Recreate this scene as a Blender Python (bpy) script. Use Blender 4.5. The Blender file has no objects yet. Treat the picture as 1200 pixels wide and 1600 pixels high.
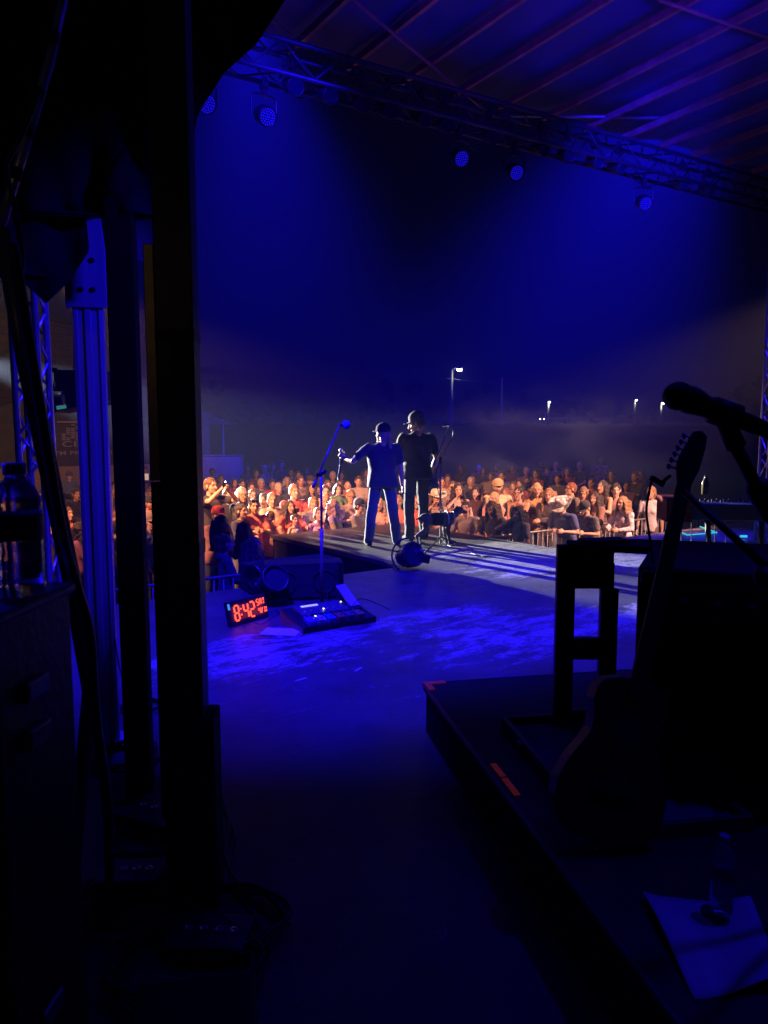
import bpy, math, random
import numpy as np
from mathutils import Vector, Matrix, Euler
random.seed(7)
rnd = random.Random(11)
SC = bpy.context.scene
COL = SC.collection
R = math.radians

# ---------------------------------------------------------------- camera
F = 1200.0; HOR = 670.0; EYE = 1.65
PITCH = math.atan((800 - HOR) / F)
cam = bpy.data.cameras.new('camera'); camo = bpy.data.objects.new('camera', cam); COL.objects.link(camo)
camo.location = (0, 0, EYE); camo.rotation_euler = (R(90) - PITCH, 0, 0)
cam.sensor_fit = 'VERTICAL'; cam.sensor_height = 36; cam.sensor_width = 27; cam.lens = 27
cam.clip_start = 0.05; cam.clip_end = 2000
cam.dof.use_dof = True; cam.dof.focus_distance = 10.5; cam.dof.aperture_fstop = 9.0
SC.camera = camo
SC.view_settings.view_transform = 'Standard'; SC.view_settings.look = 'None'
SC.view_settings.exposure = 0.0; SC.view_settings.gamma = 1.0

# ---------------------------------------------------------------- night sky
W = bpy.data.worlds.new('World'); SC.world = W; W.use_nodes = True
bg = W.node_tree.nodes['Background']; bg.inputs[0].default_value = (0.10, 0.08, 1.0, 1); bg.inputs[1].default_value = 0.008

# pixel of the 1200x1600 photograph -> world
def ray(px, py):
    cp, sp = math.cos(PITCH), math.sin(PITCH)
    x = px - 600; u = 800 - py
    return Vector((x, F * cp + u * sp, -F * sp + u * cp))
def at(px, py, Y):
    d = ray(px, py); t = Y / d.y
    return Vector((d.x * t, Y, EYE + d.z * t))
def flr(px, py, z=0.0):
    d = ray(px, py); t = (z - EYE) / d.z
    return Vector((d.x * t, d.y * t, z))
TH = R(36); U = Vector((math.cos(TH), math.sin(TH), 0)); V = Vector((-math.sin(TH), math.cos(TH), 0))
A0 = Vector((0.25, 9.15, 0)); GZ = -1.2
def S(a, b, z=0.0): return A0 + U * a + V * b + Vector((0, 0, z))
STROT = TH

# ---------------------------------------------------------------- lamps of the show and added fill lamps
def spot(name, loc, target, power, color, deg, blend=0.5, rad=0.08):
    l = bpy.data.lights.new(name, 'SPOT'); l.energy = power; l.color = color
    l.spot_size = R(deg); l.spot_blend = blend; l.shadow_soft_size = rad
    o = bpy.data.objects.new(name, l); COL.objects.link(o); o.location = loc
    o.rotation_euler = (Vector(target) - Vector(loc)).to_track_quat('-Z', 'Y').to_euler()
    return o
BLUE = (0.012, 0.004, 1.0)
spot('blue_wash_lamp', (-1.6, 5.4, 5.3), (-0.5, 6.6, 0), 6000, BLUE, 68, 0.8, 0.1)
spot('blue_wash_lamp', (3.6, 8.6, 5.6), (1.4, 8.0, 0), 1800, BLUE, 66, 1.0, 0.1)
spot('blue_wash_lamp', (6.5, 11.0, 5.6), (5.2, 10.0, 0), 3000, BLUE, 60, 1.0, 0.1)
spot('blue_wash_lamp', (1.2, 3.4, 5.6), (-0.3, 10.9, 0.9), 3600, BLUE, 10.5, 0.8, 0.1)
spot('blue_riser_fill', (2.4, 2.2, 5.4), (1.0, 1.9, 0.3), 170, BLUE, 34, 1.0, 0.1)  # added fill that brightens the paper on the riser
spot('blue_post_fill', (2.2, 2.0, 3.6), (-1.5, 3.95, 1.75), 620, BLUE, 30, 0.7, 0.1)  # added fill, cone kept narrow to light the fluted post
spot('blue_beam_lamp', (-1.5, 8.7, 6.5), (-2.3, 16, 5.6), 34000, BLUE, 38, 1.0, 0.08)
spot('blue_beam_lamp', (4.3, 10.4, 7.2), (5.0, 17, 6.2), 78000, BLUE, 44, 1.0, 0.08)
spot('blue_beam_lamp', (2.9, 6.6, 5.55), (4.2, 16, 4.6), 6000, BLUE, 34, 1.0, 0.08)
spot('blue_beam_lamp', (-0.9, 6.2, 5.55), (-1.4, 16, 4.6), 1500, BLUE, 30, 1.0, 0.08)
spot('blue_roof_fill', (4.2, 2.6, 2.6), (3.4, 5.6, 6.4), 2000, (.06, .01, 1.0), 80, 1.0, 0.1)  # added fill hidden out of frame, turns the canopy blue
spot('blue_roof_fill', (-3.0, 4.0, 3.4), (0.6, 6.6, 6.4), 700, (.06, .01, 1.0), 46, 1.0, 0.1)  # second added fill for the underside of the roof
spot('amber_crowd_lamp', (-4.6, 11.0, 3.8), (-0.9, 14.6, -0.1), 4300, (1.0, 0.37, 0.15), 60, 0.7, 0.12)
spot('amber_crowd_lamp', (-7.0, 8.4, 4.2), (-3.7, 14.0, -0.2), 4600, (1.0, 0.38, 0.17), 50, 0.7, 0.12)
spot('amber_crowd_lamp', (7.0, 11.2, 4.0), (2.8, 14.8, -0.2), 5200, (1.0, 0.45, 0.29), 54, 0.7, 0.12)
spot('white_follow_lamp', (-17.2, 30.8, 4.7), (0.6, 10.9, 0.5), 270000, (1.0, 0.96, 0.88), 6.4, 0.5, 0.12)
spot('amber_tent_fill', (-4.2, 8.8, 3.9), (-12.0, 26, 1.2), 2600, (1.0, 0.5, 0.3), 44, 0.8, 0.12)  # added amber fill aimed from the stage at the banner tent
spot('blue_bottle_fill', (-3.2, 2.6, 3.2), (-0.60, 1.12, 1.35), 500, BLUE, 18, 0.8, 0.05)  # added fill for the bottle and the case latches
spot('warm_pipe_fill', (-1.3, -0.6, 2.6), (-1.2, 1.8, 2.4), 2.0, (1.0, 0.55, 0.28), 50, 0.9, 0.1)  # added warm fill for the sloping pipe, no lamp stands here

# ---------------------------------------------------------------- materials
MATS = {}
def mat(name, c, rough=0.6, metal=0.0, var=0.15, scale=8.0, bump=0.0, emit=None, es=1.0, trans=0.0, feat=False, stretch=None, spec=0.5):
    key = (name, tuple(c), rough, var)
    if key in MATS: return MATS[key]
    m = bpy.data.materials.new(name); m.use_nodes = True; nt = m.node_tree; N = nt.nodes; L = nt.links
    b = N['Principled BSDF']
    b.inputs['Sheen Weight'].default_value = .25 if name == 'cloth_fabric' else (.3 if name.startswith('hair') else 0); b.inputs['Roughness'].default_value = rough; b.inputs['Metallic'].default_value = metal
    b.inputs['Specular IOR Level'].default_value = spec
    tc = N.new('ShaderNodeTexCoord'); src = tc.outputs['Object']
    if stretch:
        mp = N.new('ShaderNodeMapping'); mp.inputs['Scale'].default_value = stretch; L.new(src, mp.inputs[0]); src = mp.outputs[0]
    nz = N.new('ShaderNodeTexNoise'); nz.inputs['Scale'].default_value = scale; nz.inputs['Detail'].default_value = 5
    L.new(src, nz.inputs['Vector'])
    rp = N.new('ShaderNodeValToRGB')
    a = [max(0, x * (1 - var)) for x in c]; d = [min(1, x * (1 + var)) for x in c]
    rp.color_ramp.elements[0].color = (*a, 1); rp.color_ramp.elements[1].color = (*d, 1)
    rp.color_ramp.elements[0].position = 0.3; rp.color_ramp.elements[1].position = 0.7
    L.new(nz.outputs['Fac'], rp.inputs[0]); out = rp.outputs[0]
    if feat:
        at_ = N.new('ShaderNodeAttribute'); at_.attribute_name = 'feat'
        mx = N.new('ShaderNodeMix'); mx.data_type = 'RGBA'; mx.blend_type = 'MULTIPLY'; mx.inputs[0].default_value = 1
        L.new(out, mx.inputs[6]); L.new(at_.outputs['Color'], mx.inputs[7]); out = mx.outputs[2]
    L.new(out, b.inputs['Base Color'])
    if bump:
        bp = N.new('ShaderNodeBump'); bp.inputs['Strength'].default_value = bump; bp.inputs['Distance'].default_value = 0.01
        L.new(nz.outputs['Fac'], bp.inputs['Height']); L.new(bp.outputs[0], b.inputs['Normal'])
    if emit: b.inputs['Emission Color'].default_value = (*emit, 1); b.inputs['Emission Strength'].default_value = es
    if trans: b.inputs['Transmission Weight'].default_value = trans; b.inputs['IOR'].default_value = 1.33
    MATS[key] = m; return m
black_paint = mat('black_paint', (.018, .018, .02), .45, 0, .3, 14, .15)
black_matte = mat('black_matte', (.012, .012, .013), .8, 0, .3, 10, .2)
black_cloth = mat('black_cloth', (.010, .010, .011), .95, 0, .4, 30, .4, spec=.1)
rubber = mat('rubber', (.02, .02, .022), .5, 0, .2, 20)
alu = mat('aluminium', (.62, .62, .64), .38, .85, .12, 18, .08)
steel = mat('galvanised_steel', (.26, .27, .29), .5, .6, .2, 22, .1)
blue_grey = mat('post_paint', (.42, .44, .5), .45, .1, .18, 6, .1, stretch=(6, 6, .4))
chrome = mat('chrome', (.7, .7, .72), .2, 1, .05, 5)
red_tape = mat('glowing_red_tape', (.85, .14, .05), .6, 0, .2, 30, emit=(1, .10, .03), es=.035)  # slight glow added so the tape stays red under blue lamps
paper_m = mat('paper', (.72, .72, .72), .7, 0, .05, 9)
tarp_m = mat('dark_tarp', (.016, .014, .015), .9, 0, .3, 5, .5, spec=.1)
velvet = mat('post_black', (.006, .006, .006), .8, 0, .3, 10, .1, spec=.15)
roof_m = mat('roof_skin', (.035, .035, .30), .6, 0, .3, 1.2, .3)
purlin_m = mat('purlin_warm_tint', (.42, .17, .16), .5, .1, .3, 6, .2)  # red base stands in for warm light reflected off the crowd
wood_m = mat('worn_wood', (.24, .15, .09), .55, 0, .3, 9, .1, stretch=(1, 8, 8))

def deck_material(thrust=False):
    m = bpy.data.materials.new('deck_paint'); m.use_nodes = True; nt = m.node_tree; N = nt.nodes; L = nt.links
    b = N['Principled BSDF']; tc = N.new('ShaderNodeTexCoord')
    def noise(scale, det=6, vec=None, rough=.6, dist=0):
        n = N.new('ShaderNodeTexNoise'); n.inputs['Scale'].default_value = scale; n.inputs['Detail'].default_value = det
        n.inputs['Roughness'].default_value = rough; n.inputs['Distortion'].default_value = dist
        L.new(vec or tc.outputs['Object'], n.inputs['Vector']); return n.outputs['Fac']
    def math_(op, a, bb, clamp=False):
        n = N.new('ShaderNodeMath'); n.operation = op; n.use_clamp = clamp
        for i, x in enumerate((a, bb)):
            if isinstance(x, (int, float)): n.inputs[i].default_value = x
            else: L.new(x, n.inputs[i])
        return n.outputs[0]
    def mask(cx, cy, rx, ry):     # an oval area of heavy wear, object space (a, b of the stage)
        mp = N.new('ShaderNodeMapping'); mp.vector_type = 'TEXTURE'
        mp.inputs['Location'].default_value = (cx, cy, 0); mp.inputs['Scale'].default_value = (rx, ry, 1)
        L.new(tc.outputs['Object'], mp.inputs[0])
        ln = N.new('ShaderNodeVectorMath'); ln.operation = 'LENGTH'; L.new(mp.outputs[0], ln.inputs[0])
        return math_('SUBTRACT', 1.0, ln.outputs['Value'], True)
    base = N.new('ShaderNodeValToRGB')
    base.color_ramp.elements[0].color = (.028, .028, .03, 1); base.color_ramp.elements[1].color = (.095, .095, .10, 1)
    base.color_ramp.elements[0].position = .3; base.color_ramp.elements[1].position = .72
    L.new(noise(1.7, 9, rough=.7), base.inputs[0])
    if thrust: areas = [(1.9, .35, 2.2, .7), (2.4, -.2, 1.2, .6)]
    else: areas = [(-.95, -2.95, 1.7, .75), (.15, -3.2, 1.3, .6), (-1.3, -2.2, .9, .45), (2.3, -.85, 2.3, 1.3), (4.6, -.6, 3.0, 1.2), (-3.0, -2.2, 1.3, .7)]
    tot = None
    for a in areas:
        k = mask(*a); tot = k if tot is None else math_('MAXIMUM', tot, k)
    smp = N.new('ShaderNodeMapping'); smp.inputs['Scale'].default_value = (1.0, 3.2, 1); smp.inputs['Rotation'].default_value = (0, 0, .35); L.new(tc.outputs['Object'], smp.inputs[0])
    fine = noise(16.0, 10, smp.outputs[0], .85, .8); big = noise(1.9, 12, smp.outputs[0], .78, .8)
    extra = mask(2.4, -.75, 2.4, 1.0) if not thrust else mask(2.2, .2, 1.6, .9)
    w = math_('ADD', math_('ADD', math_('MULTIPLY', math_('MINIMUM', math_('MULTIPLY', extra, 2.0), 1.0), .06), math_('MULTIPLY', math_('MINIMUM', math_('MULTIPLY', tot, 2.2), 1.0), .125)), math_('ADD', math_('MULTIPLY', big, .80), math_('MULTIPLY', fine, .70)))
    wr = N.new('ShaderNodeValToRGB'); wr.color_ramp.elements[0].position = .875; wr.color_ramp.elements[1].position = .89
    L.new(w, wr.inputs[0])
    # the rim of a peeled patch is paler than its middle
    mx = N.new('ShaderNodeMix'); mx.data_type = 'RGBA'; L.new(wr.outputs[0], mx.inputs[0]); L.new(base.outputs[0], mx.inputs[6])
    wc = N.new('ShaderNodeValToRGB'); wc.color_ramp.elements[0].color = (.52, .50, .47, 1); wc.color_ramp.elements[1].color = (.24, .23, .22, 1)
    wc.color_ramp.elements[0].position = .89; wc.color_ramp.elements[1].position = .95; L.new(w, wc.inputs[0]); L.new(wc.outputs[0], mx.inputs[7])
    # fine scratches
    mp = N.new('ShaderNodeMapping'); mp.inputs['Scale'].default_value = (1.2, 26, 1); mp.inputs['Rotation'].default_value = (0, 0, .5); L.new(tc.outputs['Object'], mp.inputs[0])
    sc = N.new('ShaderNodeValToRGB'); sc.color_ramp.elements[0].position = .66; sc.color_ramp.elements[1].position = .70
    L.new(noise(1.6, 3, mp.outputs[0]), sc.inputs[0])
    m2 = N.new('ShaderNodeMix'); m2.data_type = 'RGBA'; m2.inputs[7].default_value = (.3, .3, .3, 1)
    L.new(math_('MULTIPLY', sc.outputs[0], .35), m2.inputs[0]); L.new(mx.outputs[2], m2.inputs[6])
    # seams of the sheets
    br = N.new('ShaderNodeTexBrick'); br.offset = 0.0; br.inputs['Scale'].default_value = 1; br.inputs['Mortar Size'].default_value = .006
    br.inputs['Brick Width'].default_value = 1.22; br.inputs['Row Height'].default_value = 2.44; br.inputs['Mortar Smooth'].default_value = .1
    L.new(tc.outputs['Object'], br.inputs['Vector'])
    m3 = N.new('ShaderNodeMix'); m3.data_type = 'RGBA'; m3.inputs[7].default_value = (.045, .045, .05, 1)
    L.new(br.outputs['Fac'], m3.inputs[0]); L.new(m2.outputs[2], m3.inputs[6]); L.new(m3.outputs[2], b.inputs['Base Color'])
    rr = N.new('ShaderNodeMapRange'); rr.inputs['To Min'].default_value = .30; rr.inputs['To Max'].default_value = .6
    L.new(noise(5, 6), rr.inputs[0]); L.new(rr.outputs[0], b.inputs['Roughness'])
    bp = N.new('ShaderNodeBump'); bp.inputs['Strength'].default_value = .45; bp.inputs['Distance'].default_value = .006
    L.new(math_('ADD', w, noise(60, 3)), bp.inputs['Height']); L.new(bp.outputs[0], b.inputs['Normal'])
    return m
deck_m = deck_material(); thrust_m = deck_material(True)

# ---------------------------------------------------------------- mesh helpers
class MB:
    def __init__(s): s.v = []; s.f = []; s.mi = []; s.cur = 0
    def add(s, vs, fs):
        o = len(s.v); s.v += [tuple(x) for x in vs]; s.f += [tuple(i + o for i in f) for f in fs]; s.mi += [s.cur] * len(fs); return s
    def box(s, c, size, rot=None):
        c = Vector(c); hx, hy, hz = [x / 2 for x in size]
        vs = [Vector((x, y, z)) for x in (-hx, hx) for y in (-hy, hy) for z in (-hz, hz)]
        if rot is not None:
            M = rot if isinstance(rot, Matrix) else Euler(rot).to_matrix()
            vs = [M @ p for p in vs]
        return s.add([c + p for p in vs], [(0, 1, 3, 2), (4, 6, 7, 5), (0, 4, 5, 1), (2, 3, 7, 6), (0, 2, 6, 4), (1, 5, 7, 3)])
    def tube(s, pts, r, n=8, cap=True):
        pts = [Vector(p) for p in pts]; m = len(pts)
        rs = r if isinstance(r, (list, tuple)) else [r] * m
        t0 = (pts[1] - pts[0]).normalized(); up = Vector((0, 0, 1)) if abs(t0.z) < .9 else Vector((1, 0, 0))
        nrm = t0.cross(up).normalized(); vs = []
        for i, p in enumerate(pts):
            t = (pts[min(i + 1, m - 1)] - pts[max(i - 1, 0)]).normalized()
            nrm = (nrm - t * nrm.dot(t)).normalized(); bn = t.cross(nrm)
            for k in range(n):
                a = 2 * math.pi * k / n; vs.append(p + (nrm * math.cos(a) + bn * math.sin(a)) * rs[i])
        fs = [(i * n + k, i * n + (k + 1) % n, (i + 1) * n + (k + 1) % n, (i + 1) * n + k) for i in range(m - 1) for k in range(n)]
        if cap: fs += [tuple(range(n))[::-1], tuple((m - 1) * n + k for k in range(n))]
        return s.add(vs, fs)
    def lathe(s, c, prof, n=16, M=None):       # prof: list of (radius, height)
        c = Vector(c); vs = []; fs = []
        for r, h in prof:
            for k in range(n):
                a = 2 * math.pi * k / n; p = Vector((max(r, 1e-4) * math.cos(a), max(r, 1e-4) * math.sin(a), h))
                vs.append(c + (M @ p if M is not None else p))
        m = len(prof)
        fs = [(i * n + k, i * n + (k + 1) % n, (i + 1) * n + (k + 1) % n, (i + 1) * n + k) for i in range(m - 1) for k in range(n)]
        fs += [tuple(range(n))[::-1], tuple((m - 1) * n + k for k in range(n))]
        return s.add(vs, fs)
    def ell(s, c, r, M=None, n=12, m=8):
        prof = [(math.cos(a), math.sin(a)) for a in [math.pi * (i / m - .5) for i in range(m + 1)]]
        c = Vector(c); vs = []
        for q, h in prof:
            for k in range(n):
                a = 2 * math.pi * k / n; p = Vector((max(q, 1e-3) * math.cos(a) * r[0], max(q, 1e-3) * math.sin(a) * r[1], h * r[2]))
                vs.append(c + (M @ p if M is not None else p))
        fs = [(i * n + k, i * n + (k + 1) % n, (i + 1) * n + (k + 1) % n, (i + 1) * n + k) for i in range(m) for k in range(n)]
        fs += [tuple(range(n))[::-1], tuple(m * n + k for k in range(n))]
        return s.add(vs, fs)
    def cap(s, a, b, ra, rb, n=10):             # tapered capsule
        a = Vector(a); b = Vector(b); d = (b - a); L = d.length
        if L < 1e-5: return s.ell(a, (ra, ra, ra))
        d /= L; pts = []; rs = []
        for k in (-80, -50, -25, 0): pts.append(a + d * (ra * math.sin(R(k)))); rs.append(ra * math.cos(R(k)))
        for k in (0, 25, 50, 80): pts.append(b + d * (rb * math.sin(R(k)))); rs.append(rb * math.cos(R(k)))
        return s.tube(pts, rs, n)
    def prism(s, poly, c, ax, ay, th):          # outline in plane ax, ay, thickness along the normal
        c = Vector(c); ax = Vector(ax); ay = Vector(ay); nn = ax.cross(ay).normalized(); n = len(poly)
        vs = [c + ax * x + ay * y - nn * th / 2 for x, y in poly] + [c + ax * x + ay * y + nn * th / 2 for x, y in poly]
        fs = [tuple(range(n))[::-1], tuple(range(n, 2 * n))] + [(i, (i + 1) % n, n + (i + 1) % n, n + i) for i in range(n)]
        return s.add(vs, fs)
    def loft(s, secs, fn, n=24):                # secs: (z, rx, ry, y offset); fn places a point
        vs = []
        for z, rx, ry, yo in secs:
            for k in range(n):
                a = 2 * math.pi * k / n; ca, sa = math.cos(a), math.sin(a)
                vs.append(fn((rx * math.copysign(abs(ca) ** .85, ca), yo + ry * math.copysign(abs(sa) ** .85, sa), z)))
        m = len(secs)
        fs = [(i * n + k, i * n + (k + 1) % n, (i + 1) * n + (k + 1) % n, (i + 1) * n + k) for i in range(m - 1) for k in range(n)]
        fs += [tuple(range(n))[::-1], tuple((m - 1) * n + k for k in range(n))]
        return s.add(vs, fs)
    def mesh(s, name):
        me = bpy.data.meshes.new(name); me.from_pydata(s.v, [], s.f); me.update(); return me
    def build(s, name, m, parent=None, smooth=False, bevel=0, origin=None):
        me = s.mesh(name)
        ms = m if isinstance(m, (list, tuple)) else [m]
        for x in ms: me.materials.append(x)
        if len(ms) > 1: me.polygons.foreach_set('material_index', s.mi)
        if smooth: me.polygons.foreach_set('use_smooth', [True] * len(me.polygons)); me.update()
        o = bpy.data.objects.new(name, me); COL.objects.link(o)
        if origin is not None: o.location = origin
        if parent is not None: o.parent = parent
        if bevel:
            bm = o.modifiers.new('bevel', 'BEVEL'); bm.width = bevel; bm.segments = 2; bm.limit_method = 'ANGLE'
        return o
def tag(o, label=None, cat=None, group=None, kind=None):
    if label: o['label'] = label
    if cat: o['category'] = cat
    if group: o['group'] = group
    if kind: o['kind'] = kind
    return o
def empty(name, loc=(0, 0, 0), rz=0.0, label=None, cat=None, group=None, rot=None):
    o = bpy.data.objects.new(name, None); COL.objects.link(o); o.location = loc
    o.rotation_euler = rot if rot is not None else (0, 0, rz)
    return tag(o, label, cat, group)
def kids(o): return [x for x in COL.objects if x.parent == o]
def copy_tree(o, parent=None):
    c = o.copy(); COL.objects.link(c)
    if parent is not None: c.parent = parent
    for ch in kids(o): copy_tree(ch, c)
    return c
def smooth_curve(pts, k=6):
    pts = [Vector(p) for p in pts]; out = []
    P = [pts[0]] + pts + [pts[-1]]
    for i in range(1, len(P) - 2):
        p0, p1, p2, p3 = P[i - 1], P[i], P[i + 1], P[i + 2]
        for j in range(k):
            t = j / k
            out.append(.5 * ((2 * p1) + (-p0 + p2) * t + (2 * p0 - 5 * p1 + 4 * p2 - p3) * t * t + (-p0 + 3 * p1 - 3 * p2 + p3) * t ** 3))
    out.append(pts[-1]); return out
def text_mesh(txt, size, depth=.004, spacing=1.0, bold=0.0):
    cu = bpy.data.curves.new('lettering', 'FONT'); cu.body = txt; cu.size = size; cu.extrude = depth; cu.space_character = spacing
    cu.offset = bold; cu.align_x = 'LEFT'
    o = bpy.data.objects.new('lettering', cu); COL.objects.link(o)
    dg = bpy.context.evaluated_depsgraph_get(); me = bpy.data.meshes.new_from_object(o.evaluated_get(dg))
    bpy.data.objects.remove(o); bpy.data.curves.remove(cu); return me

# ---------------------------------------------------------------- structure: ground and stage
def lotz(y): return GZ if y < 32 else (GZ + (y - 32) / 24 * 3.0 if y < 56 else 1.8 + (y - 56) * .010)
g = MB(); ys_ = [-200, 0, 10, 20, 28, 32, 36, 40, 44, 48, 52, 56, 60, 80, 110, 150, 300, 900]; xs_ = [-900, -300, -120, -60, -30, 0, 30, 60, 120, 300, 900]; vs = []
for y in ys_:
    for x in xs_: vs.append((x, y, lotz(min(y, 300)) + (.05 * math.sin(x * .7 + y) if 30 < y < 110 else 0)))
nx_ = len(xs_); g.add(vs, [(j * nx_ + i, j * nx_ + i + 1, (j + 1) * nx_ + i + 1, (j + 1) * nx_ + i) for j in range(len(ys_) - 1) for i in range(nx_ - 1)])
tag(g.build('ground', mat('gravel_ground', (.010, .010, .012), .95, 0, .5, 3.0, .6, spec=.1), None, True), kind='structure')

def stage_box(a0, a1, b0, b1, z0, z1, name, m, parent=None, bevel=0):
    # built in stage coordinates so the material's object space is (a, b)
    q = MB(); q.box(((a0 + a1) / 2, (b0 + b1) / 2, (z0 + z1) / 2), (a1 - a0, b1 - b0, z1 - z0))
    o = q.build(name, m, parent, bevel=bevel)
    if parent is None: o.location = A0; o.rotation_euler = (0, 0, STROT)
    return o
main = empty('main_stage', A0, STROT, 'wide scuffed blue lit stage deck filling the middle of the picture', 'stage')
stage_box(-9, 13, -16, 0, -.06, 0, 'deck', deck_m, main)
stage_box(-8.95, 12.95, -15.9, -.05, GZ, -.064, 'skirt', black_cloth, main)
run = empty('stage_runway', A0, STROT, 'runway jutting from the stage into the crowd, two performers standing on it', 'runway')
stage_box(0, 2.55, .004, 3.45, -.06, -.002, 'deck', thrust_m, run)
q = MB()
npl = 60
per = [(0.02, 0.02), (0.02, 3.42), (2.53, 3.42), (2.53, 0.02)]
for k in range(3):
    (xa, ya), (xb, yb) = per[k], per[k + 1]; nn = 40; vs = []; fs = []
    dx, dy = xb - xa, yb - ya; L_ = math.hypot(dx, dy); nx, ny = -dy / L_, dx / L_
    for i in range(nn + 1):
        t = i / nn; w = .012 * math.sin(i * 1.7)
        for z in (-.064, GZ): vs.append((xa + dx * t + nx * w, ya + dy * t + ny * w, z))
    fs = [(2 * i, 2 * i + 1, 2 * i + 3, 2 * i + 2) for i in range(nn)]
    q.add(vs, fs)
q.build('skirt', black_cloth, run, True)

# steel barriers round the stage
def barrier():
    r = empty('crowd_barrier', label='steel crowd barrier standing in front of the stage with people behind it', cat='barrier', group='crowd barriers along the stage')
    f = MB(); L_ = 2.2; h = 1.1; rr = .12
    pts = [(-L_ / 2, 0, .12)] + [(-L_ / 2, 0, h - rr)] + [(-L_ / 2 + rr - rr * math.cos(a), 0, h - rr + rr * math.sin(a)) for a in (R(30), R(60), R(90))]
    pts += [(L_ / 2 - rr + rr * math.sin(a), 0, h - rr + rr * math.cos(a)) for a in (0, R(30), R(60), R(90))] + [(L_ / 2, 0, .12), (-L_ / 2, 0, .12)]
    f.tube(pts, .019, 8); f.build('frame', steel, r, True)
    b = MB()
    for i in range(1, 18): b.tube([(-L_ / 2 + i * L_ / 18, 0, .12), (-L_ / 2 + i * L_ / 18, 0, h)], .007, 6)
    b.build('bars', steel, r, True)
    for x in (-.8, .8):
        q = MB(); q.box((x, 0, .02), (.05, .6, .03)); q.box((x, 0, .075), (.03, .03, .11)); q.build('foot', steel, r)
    return r
b0 = barrier()
for i, (a, b, dz) in enumerate([(-2.2, 1.15, 0), (-4.45, 1.15, .02), (-6.7, 1.15, 0), (4.1, 1.75, 0), (6.35, 1.8, 0), (8.6, 1.8, 0)]):
    o = b0 if i == 0 else copy_tree(b0)
    o['label'] = ['crowd barrier nearest the left corner of the runway, ending behind the black boxes', 'crowd barrier seen just right of the thick post, lit blue', 'crowd barrier seen in the gaps between the left posts', 'crowd barrier right of the runway that the people in dark tees lean on', 'crowd barrier under the arms of the pale pink hoodie', 'crowd barrier farthest right, by the standing person in white'][i]
    p = S(a, b, GZ); o.location = p; o.rotation_euler = (0, 0, STROT + dz)

# ---------------------------------------------------------------- roof
def rp(a, b, z): return S(a, b, z)
roof = empty('stage_roof', (0, 0, 0), 0, 'dark stage roof canopy with reddish purlins lit blue from below', 'roof')
ends = [(375, 60), (450, 82), (540, 112), (622, 135), (701, 154), (780, 169), (840, 187), (900, 206), (960, 217), (1012, 232), (1080, 244), (1140, 258), (1195, 268)]
def on_z(px, py, z): return flr(px, py, z)
VS = Vector((-.57, .82, 0)).normalized()
line = [on_z(px, py, 6.05) for px, py in ends]
p0, p1 = line[1], line[10]
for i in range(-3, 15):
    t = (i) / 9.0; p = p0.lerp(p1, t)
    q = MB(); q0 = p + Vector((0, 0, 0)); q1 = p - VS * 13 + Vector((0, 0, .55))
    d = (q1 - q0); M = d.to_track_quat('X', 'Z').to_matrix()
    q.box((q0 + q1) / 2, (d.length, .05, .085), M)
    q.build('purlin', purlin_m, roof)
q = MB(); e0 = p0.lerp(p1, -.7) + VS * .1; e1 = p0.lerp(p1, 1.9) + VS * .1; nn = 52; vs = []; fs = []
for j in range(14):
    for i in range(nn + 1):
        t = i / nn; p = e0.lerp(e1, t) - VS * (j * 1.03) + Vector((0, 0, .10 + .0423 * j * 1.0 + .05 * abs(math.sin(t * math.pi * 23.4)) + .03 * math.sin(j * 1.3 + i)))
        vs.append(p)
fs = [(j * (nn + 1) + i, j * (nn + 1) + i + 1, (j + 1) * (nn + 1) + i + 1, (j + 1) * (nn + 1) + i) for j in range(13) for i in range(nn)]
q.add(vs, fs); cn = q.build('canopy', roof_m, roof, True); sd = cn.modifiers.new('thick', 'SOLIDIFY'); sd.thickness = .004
def roofpt(px, py):          # where a ray meets the underside of the roof
    for z in [6 + .005 * k for k in range(300)]:
        p = flr(px, py, z)
        base = p0 + (p1 - p0).normalized() * ((p - p0).dot((p1 - p0).normalized()))
        n2 = Vector(((p1 - p0).y, -(p1 - p0).x, 0)).normalized()
        h = (p - base).dot(n2) / abs(VS.dot(n2))
        if z >= 5.98 + .0423 * h: return p
    return p
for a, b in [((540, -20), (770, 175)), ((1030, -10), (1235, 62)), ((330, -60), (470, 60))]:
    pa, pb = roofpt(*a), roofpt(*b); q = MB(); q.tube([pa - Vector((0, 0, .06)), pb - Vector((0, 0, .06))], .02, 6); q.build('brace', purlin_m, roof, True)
pa, pb = flr(780, 180, 5.95), flr(1300, 188, 5.95 + .5); q = MB(); q.tube([pa, pb], .028, 8); q.build('tie_rod', steel, roof, True)

def truss_between(root, a, b, w=.3, cr=.025, nseg=None, mt=alu, four=True):
    a = Vector(a); b = Vector(b); d = b - a; L_ = d.length; t = d / L_
    up = Vector((0, 0, 1)) if abs(t.z) < .9 else Vector((1, 0, 0))
    sx = t.cross(up).normalized(); sy = t.cross(sx).normalized() * -1
    co = [(sx * x + sy * y) * (w / 2) for x, y in ((-1, -1), (1, -1), (1, 1), (-1, 1))]
    for c in co: q = MB(); q.tube([a + c, b + c], cr, 10); q.build('chord', mt, root, True)
    q = MB(); ns = nseg or int(L_ / (w * 1.1)); 
    for k in range(4):
        c0, c1 = co[k], co[(k + 1) % 4]
        for i in range(ns):
            pa = a + t * (L_ * i / ns) + (c0 if i % 2 == 0 else c1); pb = a + t * (L_ * (i + 1) / ns) + (c1 if i % 2 == 0 else c0)
            q.tube([pa, pb], cr * .45, 6)
    q.build('lacing', mt, root, True)
ta = flr(150, 66, 5.4); tb = flr(1300, 349, 5.4)
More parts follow.
